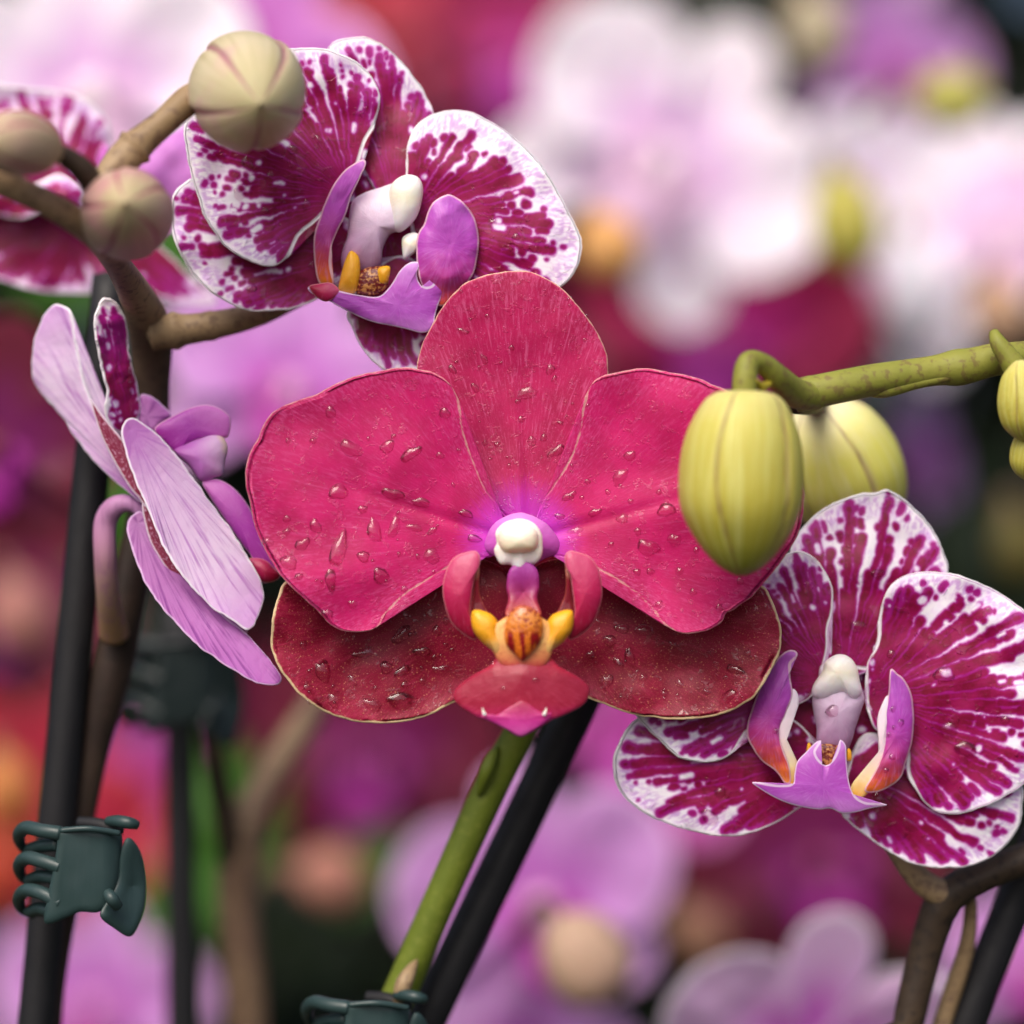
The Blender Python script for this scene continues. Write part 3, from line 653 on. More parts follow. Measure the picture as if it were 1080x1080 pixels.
sheet('callus', [(376, 290), (385, 283), (396, 281), (407, 281), (410, 292), (408, 303), (396, 311), (382, 311), (375, 306)], (392, 297), MAT['callus_dark'], ft, nv=60, nu=22, db=1.2, de=1.2, puff=.14, grad=((392, 281), (392, 312)), edgew=.4)
sheet('callus', [(397, 286), (402, 281), (411, 281), (411, 290), (407, 299), (399, 300)], (404, 289), MAT['yellow'], ft, nv=40, nu=16, db=1.1, de=1.12, puff=.1, grad=((404, 281), (404, 320)), edgew=.2)
sheet('tooth', [(425, 250), (436, 245), (443, 249), (441, 262), (433, 270), (426, 274), (424, 262)], (432, 258), MAT['cap'], ft, nv=40, nu=16, db=1.35, de=1.4, puff=.1, grad=((432, 245), (430, 274)), edgew=.2)

sheet('flower_base', [(372, 190), (390, 160), (412, 150), (436, 165), (452, 200), (458, 250), (450, 300), (420, 320), (385, 318), (352, 300), (338, 265), (350, 225)], (405, 240), MAT['spotted'], ft, nv=200, nu=70, db=2.5, de=2.5, puff=.1, seed=30, spots=dict(core=.9, holes=14, spacing=14), edgew=.3)
# ------------------------------------------------------------------ spotted orchid, right
fr = thing('orchid_flower', 'white orchid bloom with magenta blotches and a wet lip, under the lime buds', 'orchid', P(890, 760, 2.4))
sheet('dorsal_sepal', [(868, 690), (858, 655), (842, 615), (833, 581), (850, 553), (875, 532), (905, 521), (922, 520), (935, 516), (946, 521), (961, 532), (982, 555), (995, 581), (1000, 608), (985, 645), (950, 680), (920, 705)], (890, 718), MAT['spotted'], fr, **SPK, db=2.1, de=2.2, wob=.12, seed=31, spots=dict(core=.66, holes=16, spacing=13), curl=.08, key='r_d')
sheet('petal', [(871, 690), (873, 662), (878, 640), (877, 617), (863, 592), (842, 581), (820, 590), (803, 606), (770, 620), (720, 645), (680, 690), (664, 735), (672, 757), (692, 777), (714, 798), (743, 804), (769, 797), (787, 772), (820, 750), (855, 735)], (876, 716), MAT['spotted'], fr, **SPK, db=1.9, de=1.75, wob=.12, seed=32, spots=dict(core=.7, holes=30, spacing=10), key='r_l')
sheet('petal', [(914, 706), (926, 679), (929, 649), (935, 623), (952, 608), (982, 603), (1016, 608), (1046, 621), (1067, 634), (1085, 650), (1106, 685), (1114, 735), (1104, 785), (1085, 822), (1063, 838), (1037, 851), (1012, 859), (986, 855), (969, 838), (959, 815), (957, 790), (945, 775), (920, 765)], (912, 738), MAT['spotted'], fr, nv=420, nu=140, db=1.9, de=1.5, wob=.14, seed=33, spots=dict(core=.66, holes=34, spacing=13), curl=.06, key='r_r')
sheet('lateral_sepal', [(850, 770), (800, 745), (740, 735), (690, 745), (673, 757), (658, 772), (648, 797), (648, 820), (662, 845), (692, 864), (731, 877), (769, 882), (803, 875), (841, 854), (868, 828)], (876, 796), MAT['spotted'], fr, **SPK, db=2.2, de=2.15, wob=.12, seed=34, spots=dict(core=.76, holes=14, spacing=12), key='r_ls')
sheet('lateral_sepal', [(888, 850), (895, 867), (918, 885), (952, 907), (986, 915), (1024, 913), (1054, 898), (1073, 875), (1079, 849), (1076, 826), (1050, 800), (1000, 785), (940, 775), (905, 780)], (892, 806), MAT['spotted'], fr, **SPK, db=2.2, de=2.15, wob=.12, seed=35, spots=dict(core=.76, holes=14, spacing=12), key='r_rs')
sheet('side_lobe', [(838, 686), (829, 687), (819, 696), (805, 717), (795, 741), (789, 762), (789, 780), (801, 800), (817, 813), (827, 826), (834, 824), (832, 806), (826, 790), (823, 770), (830, 750), (836, 733), (834, 714), (833, 700), (841, 691)], (812, 757), MAT['violet_lobe'], fr, nv=140, nu=40, db=1.3, de=1.3, puff=.2, tilt=(-.4, 0), grad=((836, 687), (815, 825)), seed=36, edgew=.7, wob=.07, wobs=26, key='r_s1')
sheet('lobe_rim', [(834, 727), (841, 731), (842, 745), (833, 760), (829, 780), (834, 797), (842, 806), (838, 826), (830, 828), (824, 812), (820, 790), (820, 765), (826, 745)], (830, 780), MAT['cream_lobe'], fr, nv=90, nu=24, db=1.15, de=1.2, puff=.08, grad=((836, 727), (834, 828)), seed=37, edgew=.3)
sheet('side_lobe', [(939, 706), (947, 711), (954, 717), (961, 731), (964, 757), (962, 780), (957, 800), (949, 821), (933, 833), (917, 836), (912, 832), (922, 815), (930, 795), (933, 770), (933, 750), (937, 731)], (946, 775), MAT['violet_lobe'], fr, nv=140, nu=40, db=1.3, de=1.3, puff=.2, tilt=(.4, 0), grad=((942, 706), (930, 845)), seed=38, edgew=.7, wob=.07, wobs=26, key='r_s2')
sheet('lobe_rim', [(936, 733), (929, 745), (925, 760), (926, 780), (925, 797), (912, 812), (899, 826), (897, 838), (908, 842), (919, 832), (930, 812), (935, 790), (936, 765), (939, 745)], (929, 790), MAT['cream_lobe'], fr, nv=90, nu=24, db=1.15, de=1.2, puff=.08, grad=((936, 733), (906, 842)), seed=39, edgew=.3)
sheet('lip', [(866, 781), (860, 783), (850, 793), (841, 803), (838, 815), (836, 827), (824, 829), (811, 828), (793, 825), (806, 835), (825, 845), (845, 851), (864, 854), (876, 853), (888, 858), (902, 857), (917, 853), (936, 849), (922, 848), (912, 847), (902, 841), (897, 830), (894, 815), (893, 800), (892, 786), (886, 780), (885, 788), (880, 800), (872, 807), (864, 803), (859, 794), (862, 787)], (868, 828), MAT['violet_lip'], fr, nv=240, nu=44, db=1.0, de=1.0, puff=.10, grad=((868, 781), (868, 856)), seed=40, edgew=.2, key='r_lip')
sheet('callus', [(858, 790), (866, 785), (878, 785), (888, 790), (886, 802), (874, 811), (862, 804)], (873, 797), MAT['callus_dark'], fr, nv=50, nu=18, db=1.25, de=1.2, puff=.08, grad=((873, 785), (873, 811)), edgew=.4)
for x, y in ((853, 790), (895, 796)):
    sheet('callus_tooth', [(x, y - 7), (x + 3, y - 3), (x + 3, y + 6), (x - 2, y + 6), (x - 2, y - 3)], (x, y), MAT['yellow'], fr, nv=30, nu=12, db=1.2, de=1.2, puff=.05, grad=((x, y - 6), (x, y + 14)), edgew=0)
sheet('column', [(868, 700), (862, 722), (857, 736), (858, 752), (861, 768), (861, 786), (868, 794), (880, 795), (892, 792), (898, 782), (903, 765), (909, 748), (912, 735), (905, 722), (900, 704)], (884, 752), MAT['column_white'], fr, nv=100, nu=36, db=1.55, de=1.7, puff=.36, pback=.1, grad=((885, 690), (885, 800)), seed=41, edgew=.4, key='r_col')
sheet('anther_cap', [(867, 708), (870, 698), (878, 692), (887, 690), (897, 694), (904, 704), (907, 718), (909, 731), (901, 738), (891, 732), (880, 735), (868, 738), (857, 733), (858, 722)], (884, 710), MAT['cap'], fr, nv=80, nu=28, db=1.3, de=1.3, puff=.3, grad=((885, 690), (885, 738)), edgew=.4)

sheet('flower_base', [(850, 690), (868, 672), (890, 668), (915, 672), (935, 692), (950, 730), (948, 780), (930, 820), (890, 832), (850, 822), (832, 790), (830, 735)], (886, 750), MAT['spotted'], fr, nv=200, nu=70, db=2.5, de=2.5, puff=.1, seed=42, spots=dict(core=.9, holes=14, spacing=14), edgew=.3)
# ------------------------------------------------------------------ orchid seen from the side, left
fs = thing('orchid_flower', 'pale pink orchid bloom seen from the side, hanging against the black stake at the left', 'orchid', P(140, 540, 2.2))
sheet('petal', [(155, 527), (148, 530), (134, 519), (114, 500), (90, 475), (61, 434), (41, 410), (34, 392), (33, 375), (39, 349), (48, 330), (57, 320), (67, 321), (75, 326), (77, 343), (80, 365), (90, 406), (110, 450), (132, 490), (147, 510)], (150, 520), MAT['pale_back'], fs, nv=160, nu=50, db=2.2, de=2.4, tilt=(-1.2, .4), wob=.03, wobs=50, ruff=.05, ruffn=4, grad=((150, 520), (50, 330)), seed=51, edgew=2.)
sheet('dorsal_sepal', [(134, 455), (118, 452), (110, 436), (112, 415), (110, 402), (106, 380), (100, 353), (98, 338), (101, 326), (108, 314), (118, 317), (126, 323), (133, 337), (136, 373), (147, 418), (146, 440)], (138, 462), MAT['spotted'], fs, nv=260, nu=90, spots=dict(core=.7, spacing=7, holes=14, thr=.2), db=2.6, de=2.5, tilt=(1.5, 0), wob=.05, wobs=20, grad=((150, 520), (108, 320)), seed=52, edgew=2.)
sheet('sepal_back', [(142, 450), (146, 425), (150, 416), (163, 420), (176, 431), (181, 440), (170, 446), (160, 455)], (155, 440), MAT['violet_back'], fs, nv=60, nu=20, db=2.9, de=2.9, grad=((142, 450), (180, 430)), thick=.001)
sheet('inner_sepal', [(95, 420), (110, 440), (128, 462), (145, 490), (153, 520), (158, 545), (150, 530), (138, 515), (122, 490), (106, 458)], (135, 485), MAT['dark_spotted'], fs, nv=100, nu=24, db=2.0, de=1.95, grad=((95, 420), (158, 545)), seed=53, edgew=.6)
sheet('inner_sepal', [(150, 530), (165, 545), (182, 566), (202, 596), (226, 628), (250, 655), (262, 668), (240, 662), (210, 640), (183, 610), (163, 580), (154, 558)], (190, 598), MAT['dark_spotted'], fs, nv=100, nu=24, db=1.75, de=1.8, grad=((152, 535), (252, 664)), seed=54, edgew=.8)
sheet('lateral_sepal', [(143, 541), (150, 541), (163, 563), (196, 608), (228, 643), (261, 671), (285, 695), (297, 716), (285, 724), (253, 712), (212, 683), (179, 650), (159, 626), (143, 590), (135, 565), (135, 550)], (145, 552), MAT['violet_back'], fs, nv=180, nu=60, db=2.0, de=1.2, tilt=(.4, -.5), wob=.02, wobs=60, grad=((145, 550), (290, 718)), seed=55, edgew=1.6, fold=lambda X, Y: .1 * np.cos(((X - 145) * -.74 + (Y - 552) * .66) / 24))
sheet('petal', [(128, 460), (130, 447), (136, 442), (146, 444), (171, 463), (204, 504), (230, 540), (258, 582), (273, 606), (278, 630), (272, 650), (261, 665), (246, 656), (222, 640), (200, 618), (171, 573), (154, 534), (135, 485)], (138, 454), MAT['pale_back'], fs, nv=220, nu=70, db=1.6, de=.9, tilt=(.5, -.3), wob=.03, wobs=60, ruff=.04, ruffn=5, grad=((130, 470), (270, 640)), seed=56, edgew=1.8, fold=lambda X, Y: .12 * np.cos(((X - 138) * -.83 + (Y - 454) * .56) / 30))
sheet('side_lobe', [(163, 452), (180, 440), (196, 432), (208, 428), (222, 427), (236, 433), (243, 442), (241, 460), (232, 462), (215, 462), (198, 468), (186, 477), (172, 465)], (205, 450), MAT['magenta_lobe'], fs, nv=90, nu=30, db=2.3, de=2.2, puff=.15, grad=((230, 430), (170, 470)), seed=57, edgew=.4)
sheet('column', [(184, 476), (197, 468), (212, 462), (225, 459), (235, 461), (240, 472), (237, 486), (235, 500), (226, 504), (212, 507), (200, 492)], (214, 484), m_grad('violet_white_column', [(0, '#e8d0b0'), (.15, '#e0b8e0'), (.6, '#c070c4'), (1, '#b05cb0')], rimw=0, vamt=.2), fs, nv=90, nu=30, db=2.1, de=2.1, puff=.25, grad=((240, 470), (188, 488)), seed=58, edgew=.4)
sheet('side_lobe', [(213, 508), (224, 505), (237, 508), (250, 518), (262, 533), (275, 556), (286, 578), (296, 602), (288, 612), (276, 614), (268, 592), (252, 570), (235, 545), (220, 522)], (250, 545), MAT['magenta_lobe'], fs, nv=100, nu=30, db=2.1, de=2.1, puff=.16, grad=((225, 505), (290, 612)), seed=59, edgew=.4)
sheet('lip', [(262, 590), (272, 588), (282, 592), (290, 600), (296, 606), (290, 613), (277, 614), (268, 604)], (279, 602), MAT['side_crimson'], fs, nv=50, nu=18, db=1.9, de=1.95, puff=.12, grad=((262, 590), (290, 612)), edgew=.3)
tube('flower_stalk', [(157, 548, 2.1, 6), (140, 532, 2.1, 8), (122, 534, 2.2, 11), (111, 552, 2.3, 12), (111, 590, 2.3, 12), (114, 630, 2.7, 12.5), (120, 668, 3.5, 16)], MAT['pedicel_pink'], fs, n=50, seg=20)

# ------------------------------------------------------------------ spotted orchid at the far left edge (behind the small buds)
ZMAP[0] = lambda d: d
fl = thing('orchid_flower', 'spotted orchid bloom cut by the left edge, slightly blurred behind the two small beige buds', 'orchid', P(60, 215, 6.5))
kw = dict(nv=200, nu=80)
sheet('petal', [(50, 215), (20, 230), (-40, 210), (-80, 150), (-60, 105), (-10, 90), (30, 93), (70, 97), (100, 112), (118, 138), (112, 168), (90, 190)], (58, 212), MAT['spotted_soft'], fl, **kw, db=5.6, de=5.8, seed=61, wob=.2, spots=dict(core=.5, spacing=12, holes=10))
sheet('lateral_sepal', [(75, 225), (50, 215), (0, 205), (-40, 215), (-50, 250), (-20, 285), (30, 305), (80, 310), (110, 305), (125, 285), (112, 250)], (84, 226), MAT['spotted_soft'], fl, **kw, db=6.2, de=6.4, seed=62, wob=.2, spots=dict(core=.85, spacing=12, holes=4))
sheet('lateral_sepal', [(100, 232), (125, 236), (160, 252), (200, 290), (228, 318), (205, 322), (165, 312), (130, 285), (105, 255)], (98, 236), MAT['spotted_soft'], fl, **kw, db=6.2, de=6.4, seed=63, spots=dict(core=.82, spacing=12, holes=4))
sheet('petal', [(100, 215), (120, 190), (160, 150), (200, 130), (235, 140), (245, 180), (225, 220), (180, 245), (130, 240)], (96, 222), m_bgpet('purple_pink_back', '#b460b0', '#c478c8', '#d8a8dc'), fl, nv=120, nu=40, db=6.0, de=6.4, seed=64, wob=.2)
sheet('side_lobe', [(104, 160), (110, 150), (116, 158), (118, 178), (114, 196), (106, 200), (102, 182)], (110, 176), MAT['magenta_lobe'], fl, nv=50, nu=20, db=5.2, de=5.2, puff=.2, grad=((110, 150), (110, 200)))
sheet('lip', [(35, 200), (45, 190), (60, 184), (80, 190), (95, 205), (92, 222), (78, 230), (60, 222), (45, 218)], (66, 206), MAT['spotted_soft'], fl, nv=120, nu=50, db=5.0, de=5.2, puff=.2, seed=65, spots=dict(core=.45, spacing=9, holes=0))

# ------------------------------------------------------------------ spikes, buds
BP = [(0, .16), (.06, .42), (.2, .78), (.42, .98), (.6, 1.0), (.78, .86), (.92, .5), (1, .04)]
sa = thing('orchid_spike', 'brown orchid flower spike with three beige buds, climbing beside the black stake at the left', 'stem', P(35, 1090, 3.2))
tube('stalk', [(60, 2700, 4.9, 15), (40, 1400, 4.9, 15), (50, 1080, 4.7, 15), (72, 930, 4.5, 16), (96, 800, 4.3, 17), (119, 700, 4.1, 22), (140, 600, 4.0, 17), (158, 480, 3.9, 17), (160, 400, 3.7, 20), (158, 345, 3.0, 23), (140, 305, 1.4, 17), (119, 272, -.4, 13), (92, 242, -1.8, 14), (45, 212, -2.6, 14), (-30, 180, -3.2, 14)], MAT['spike'], sa, n=160, seg=24, nodes=((.595, .01, .25), (.80, .012, .15)))
tube('flower_stalk', [(160, 352, 2.5, 18), (185, 349, 2.5, 17), (225, 343, 2.5, 15), (270, 332, 2.6, 13), (310, 315, 2.7, 11), (360, 292, 2.7, 10)], MAT['stem_tan'], sa, n=50, seg=20, nodes=((.12, .03, .2), (.3, .02, .08)))
tube('bud_stalk', [(100, 215, -1.8, 10), (112, 190, -1.6, 15), (130, 168, -1.4, 18), (146, 152, -1.3, 17), (172, 130, -1.2, 14.5), (200, 105, -1.0, 16), (225, 95, -.8, 14)], MAT['stem_tan'], sa, n=60, seg=20, nodes=((.42, .025, .24), (.44, .008, -.1)))
tube('bud_stalk', [(100, 205, -2.2, 11), (92, 185, -2.6, 13), (76, 170, -2.8, 12), (55, 158, -3.0, 10)], MAT['stem_dark'], sa, n=30, seg=16)
bud('bud', (246, 78, .9), (275, 111, -2.9), 59, MAT['bud_beige'], sa, BP, seams=5, phase=.7, squash=.98, label='largest beige bud with pink seams in a star, over the spotted bloom')
bud('bud', (136, 240, .1), (132, 215, -3.6), 46, MAT['bud_rose'], sa, BP, seams=5, phase=.2, label='blurred rose beige bud at the fork of the stalk')
bud('bud', (62, 158, -3.0), (-18, 146, -4.4), 33, MAT['bud_rose'], sa, BP, seams=4, phase=1.2, label='small rose beige bud at the left edge')

sg = thing('orchid_spike', 'lime green orchid spike with drooping lime buds, entering from the right edge', 'stem', P(1090, 380, 1.0))
tube('stalk', [(1280, 420, 1.5, 17), (1150, 378, 1.2, 16), (1062, 378, .8, 17), (1020, 386, .7, 18), (985, 391, .6, 16), (920, 401, .3, 17), (870, 411, .1, 17.5), (838, 418, .1, 17)], MAT['stem_lime'], sg, n=80, seg=24, nodes=((.62, .03, .12), (.97, .02, .06)))
tube('bud_stalk', [(862, 419, .1, 14), (838, 414, -.3, 16), (820, 398, -.9, 13.5), (804, 384, -1.2, 11.5), (790, 382, -1.4, 12), (786, 398, -1.5, 13), (785, 425, -1.5, 13)], MAT['bud_green'] if False else MAT['stem_lime'], sg, n=60, seg=20)
tube('bract', [(812, 404, -1.1, 3.5), (804, 408, -1.3, 5), (800, 404, -1.5, 3), (798, 400, -1.6, 1)], m_stem('yellow_bract', '#b0a030', '#c0ac38', '#9c8c28'), sg, n=16, seg=12)
bud('bud', (786, 413, -1.5), (781, 607, -1.6), 66, MAT['bud_green'], sg, [(0, .3), (.015, .5), (.08, .70), (.25, .92), (.45, 1.0), (.65, .95), (.83, .68), (.95, .36), (1, .08)], seams=5, phase=.65, seamw=.06, groove=.04, label='largest lime bud, drooping in front of the crimson petal')
bud('bud', (860, 420, 3.4), (914, 568, 4.6), 64, MAT['bud_green2'], sg, BP, seams=5, phase=1.0, groove=.04, label='pale lime bud behind the largest one')
tube('bract', [(905, 408, .4, 6), (930, 412, .3, 8), (965, 404, .4, 7), (1000, 398, .5, 5)], MAT['stem_lime'], sg, n=24, seg=12)
tube('bud_stalk', [(1048, 350, .2, 5), (1053, 362, .1, 9), (1064, 378, .1, 12), (1076, 396, .1, 14), (1092, 420, 0, 14)], MAT['stem_lime'], sg, n=30, seg=16)
bud('bud', (1076, 380, -.3), (1082, 466, -.3), 27, MAT['bud_green'], sg, BP, seams=5, phase=.3, label='small lime bud cut by the right edge')
bud('bud', (1092, 445, 0), (1080, 506, 0), 20, MAT['bud_green'], sg, BP, seams=5, phase=.9, label='smallest lime bud at the right edge')
tube('node_scar', [(838, 425, .8, 12), (850, 424, 1.6, 14), (862, 424, 3.4, 13)], MAT['stem_dark'], sg, n=14, seg=12)

sc_ = thing('orchid_spike', 'straight olive green orchid stem leaning beside the black stake, below the crimson bloom', 'stem', P(415, 1060, 3))
tube('stalk', [(90, 2600, 4, 18), (330, 1250, 3.4, 18), (412, 1070, 3.2, 18), (470, 935, 3.0, 17.5), (520, 825, 2.8, 18), (556, 755, 2.6, 16), (575, 690, 2.4, 13), (565, 640, 1.9, 10), (551, 610, 1.1, 8)], MAT['stem_green'], sc_, n=100, seg=24, nodes=((.52, .012, .12),))
tube('bract', [(505, 838, 2.5, 3), (512, 815, 2.3, 7), (519, 798, 2.35, 6), (524, 788, 2.5, 2)], MAT['stem_green'], sc_, n=16, seg=12)
tube('bract', [(418, 1063, 2.6, 4), (425, 1040, 2.35, 9), (434, 1022, 2.5, 6), (440, 1012, 2.7, 1)], MAT['stem_tan'], sc_, n=16, seg=12)

sr = thing('orchid_spike', 'dark brown forked orchid stem under the right spotted bloom, beside its black stake', 'stem', P(960, 1080, 3))
tube('stalk', [(850, 2600, 4, 17), (930, 1250, 3.2, 17), (957, 1085, 3, 17), (972, 1020, 3, 17.5), (988, 965, 2.9, 19), (1004, 940, 2.8, 20), (1035, 925, 2.8, 17), (1085, 905, 2.8, 17), (1200, 880, 2.8, 15)], MAT['stem_dark'], sr, n=90, seg=24, nodes=((.55, .012, .12), (.73, .01, .15)))
tube('flower_stalk', [(1000, 945, 2.75, 15), (978, 934, 2.7, 14), (960, 916, 2.7, 12), (940, 890, 2.7, 9), (915, 850, 2.6, 9), (895, 800, 2.5, 9)], MAT['stem_tan'], sr, n=40, seg=20)
tube('branch', [(975, 1140, 3.6, 9), (1000, 1060, 3.6, 10), (1018, 1005, 3.5, 9), (1024, 960, 3.2, 7), (1020, 935, 3.0, 6)], MAT['stem_tan'], sr, n=30, seg=14)

def stake(label, p, d, r, deep=2600, end=None, name='plant_stake', group='black plastic plant stakes'):
    (x0, y0), (x1, y1) = p
    k = (deep - y0) / (y1 - y0)
    t = thing(name, label, 'stake', P(x0 + (x1 - x0) * k, deep, d), group)
    tube('rod', [(x0, y0, d, r), ((x0 + x1) / 2, (y0 + y1) / 2, d, r), (x1, y1, d, r), (x0 + (x1 - x0) * k, deep, d, r)], MAT['stake'], t, n=40, seg=24)
    return t
stake('thick black plant stake behind the side-view bloom, left in the picture', ((117, 292), (38, 1080)), 3.9, 19.5)
stake('black plant stake leaning beside the olive stem under the crimson bloom', ((640, 680), (462, 1050)), 3.9, 21)
stake('black plant stake at the lower right corner', ((1110, 850), (1018, 1080)), 3.8, 20)
stake('blurred thin black plant stake held by the far clip', ((188, 640), (192, 1080)), 14.5, 17)
s2 = thing('orchid_spike', 'blurred brown forked stem behind the stakes, lower left', 'stem', P(255, 1090, 15))
tube('stalk', [(300, 2000, 17, 20), (262, 1120, 16, 22), (250, 960, 16, 22), (256, 880, 16, 20), (290, 810, 17, 17), (335, 740, 18, 15), (380, 650, 19, 13)], MAT['stem_brown'], s2, n=50, seg=16)
tube('branch', [(252, 930, 16, 18), (235, 850, 15.5, 14), (218, 760, 15, 12), (200, 640, 14.5, 10)], MAT['stem_dark'], s2, n=30, seg=14)

# ------------------------------------------------------------------ plant clips
def clip(label, ox, oy, d, s, flip=1, mat='clip'):
    t = thing('plant_clip', label, 'clip', P(ox, oy, d), 'dark green plastic clips on the stakes')
    f = lambda L: [(ox + flip * x * s, oy + y * s) for x, y in L]
    q = lambda L: [(ox + flip * x * s, oy + y * s, d + dd * s, r * s) for x, y, dd, r in L]
    # x,y offsets in px from the clip centre
    sheet('body', f([(-22, -54), (0, -56), (20, -54), (42, -50), (44, -30), (40, 0), (32, 22), (20, 34), (0, 34), (-14, 40), (-36, 46), (-34, 20), (-28, -10), (-24, -36)]), f([(4, -8)])[0], MAT[mat], t, nv=120, nu=30, db=d - .75 * s, de=d - .75 * s, puff=.0, thick=.0016, edgew=0, tilt=(.3 * flip, 0), fold=lambda X, Y: .25 * np.clip((np.abs(X - ox) / s - 22) / 22, 0, 1) ** 2)
    tube('rib', q([(-20, -52, -.85, 3.2), (10, -54, -.9, 3.2), (42, -49, -.7, 3.2)]), MAT[mat], t, n=24, seg=12)
    for k, y in enumerate((-46, -14, 20)):
        tube('tooth', q([(-20, y - 3 + k * 4, -.8, 8), (-40, y - 6, -.7, 7.5), (-56, y - 9, -.4, 7.5), (-64, y - 1, .1, 7), (-60, y + 12, .6, 5), (-48, y + 18, .7, 4)]), MAT[mat], t, n=40, seg=12)
        tube('tooth', q([(-22, y + 8 + k * 4, -.6, 8), (-40, y + 10, -.3, 7), (-54, y + 14, .4, 6), (-40, y + 14, 1.1, 4.6), (-10, y + 8, 1.2, 4.6)]), MAT[mat], t, n=36, seg=12)
    sheet('wing', f([(44, -30), (50, -44), (58, -40), (66, -24), (70, 4), (68, 30), (60, 52), (52, 60), (38, 52), (22, 38), (30, 20), (40, 0)]), f([(54, 6)])[0], MAT[mat], t, nv=90, nu=24, db=d - .3 * s, de=d - .5 * s, thick=.0016, edgew=0, tilt=(1.2 * flip, 0))
    tube('pin', q([(30, -62, -.2, 5), (40, -62, -.4, 6.5), (52, -60, -.5, 6.5), (60, -58, -.4, 5)]), MAT[mat], t, n=14, seg=14)
    tube('spring', q([(0, -60, .2, 7), (22, -58, .0, 7), (44, -50, -.1, 7)]), MAT['stake'], t, n=20, seg=12)
    tube('pin', q([(30, 14, -.9, 6), (34, 20, -1.0, 7), (40, 28, -.9, 6)]), MAT[mat], t, n=12, seg=12)
    return t
clip('dark green plastic clip gripping the thick black stake, lower left', 84, 928, 1.9, 1.0)
clip('blurred dark clip higher up on the far thin stake', 190, 730, 13, .98, mat='clip_far')
clip('dark green clip at the bottom edge on the olive stem', 388, 1112, 2.6, 1.0)

# ------------------------------------------------------------------ water drops
def drop(key, px, py, r, stretch=1.0, ang=0., hgt=.5, label='', group='', irr=.18):
    X, Y, F_, Nn = SURF[key]
    i = int(np.argmin((X - px) ** 2 + (Y - py) ** 2))
    stretch = min(stretch, 2.1)
    c = F_[i]; n = Nn[i] / np.linalg.norm(Nn[i])
    e = np.array([math.cos(ang), 0, -math.sin(ang)]); a = e - n * (e @ n); a /= np.linalg.norm(a); b = np.cross(n, a)
    rr = r * K * (D + c[1]) / D
    nr, ns = 9, 28
    th = np.linspace(0, 2 * np.pi, ns, endpoint=False); k = rng.random(3) * 6.28
    ir = 1 + irr * np.sin(th * 2 + k[0]) * .6 + irr * .7 * np.sin(th * 3 + k[1]) + irr * .4 * np.sin(th * 5 + k[2])
    V = []
    for j in range(nr):
        f = (j + 1) / nr
        h = hgt * rr * (1 - f ** 2) ** .8 if j < nr - 1 else 0
        for q in range(ns):
            V.append(c + a * rr * f * ir[q] * stretch * math.cos(th[q]) + b * rr * f * ir[q] * math.sin(th[q]) + n * (h + .00002))
    top = c + n * (hgt * rr); bot = c - n * rr * .12
    V = V + [top, bot]; F = []
    for j in range(nr - 1):
        for q in range(ns): F.append([j * ns + q, (j + 1) * ns + q, (j + 1) * ns + (q + 1) % ns, j * ns + (q + 1) % ns])
    for q in range(ns):
        F.append([len(V) - 2, q, (q + 1) % ns]); F.append([len(V) - 1, (nr - 1) * ns + (q + 1) % ns, (nr - 1) * ns + q])
    o = mesh('water_drop', V, F, MAT['water'], None, loc=c)
    return tag(o, label, 'water drop', group)
GC = ('small clear water drop lying on the wet crimson bloom', 'water drops on the crimson bloom')
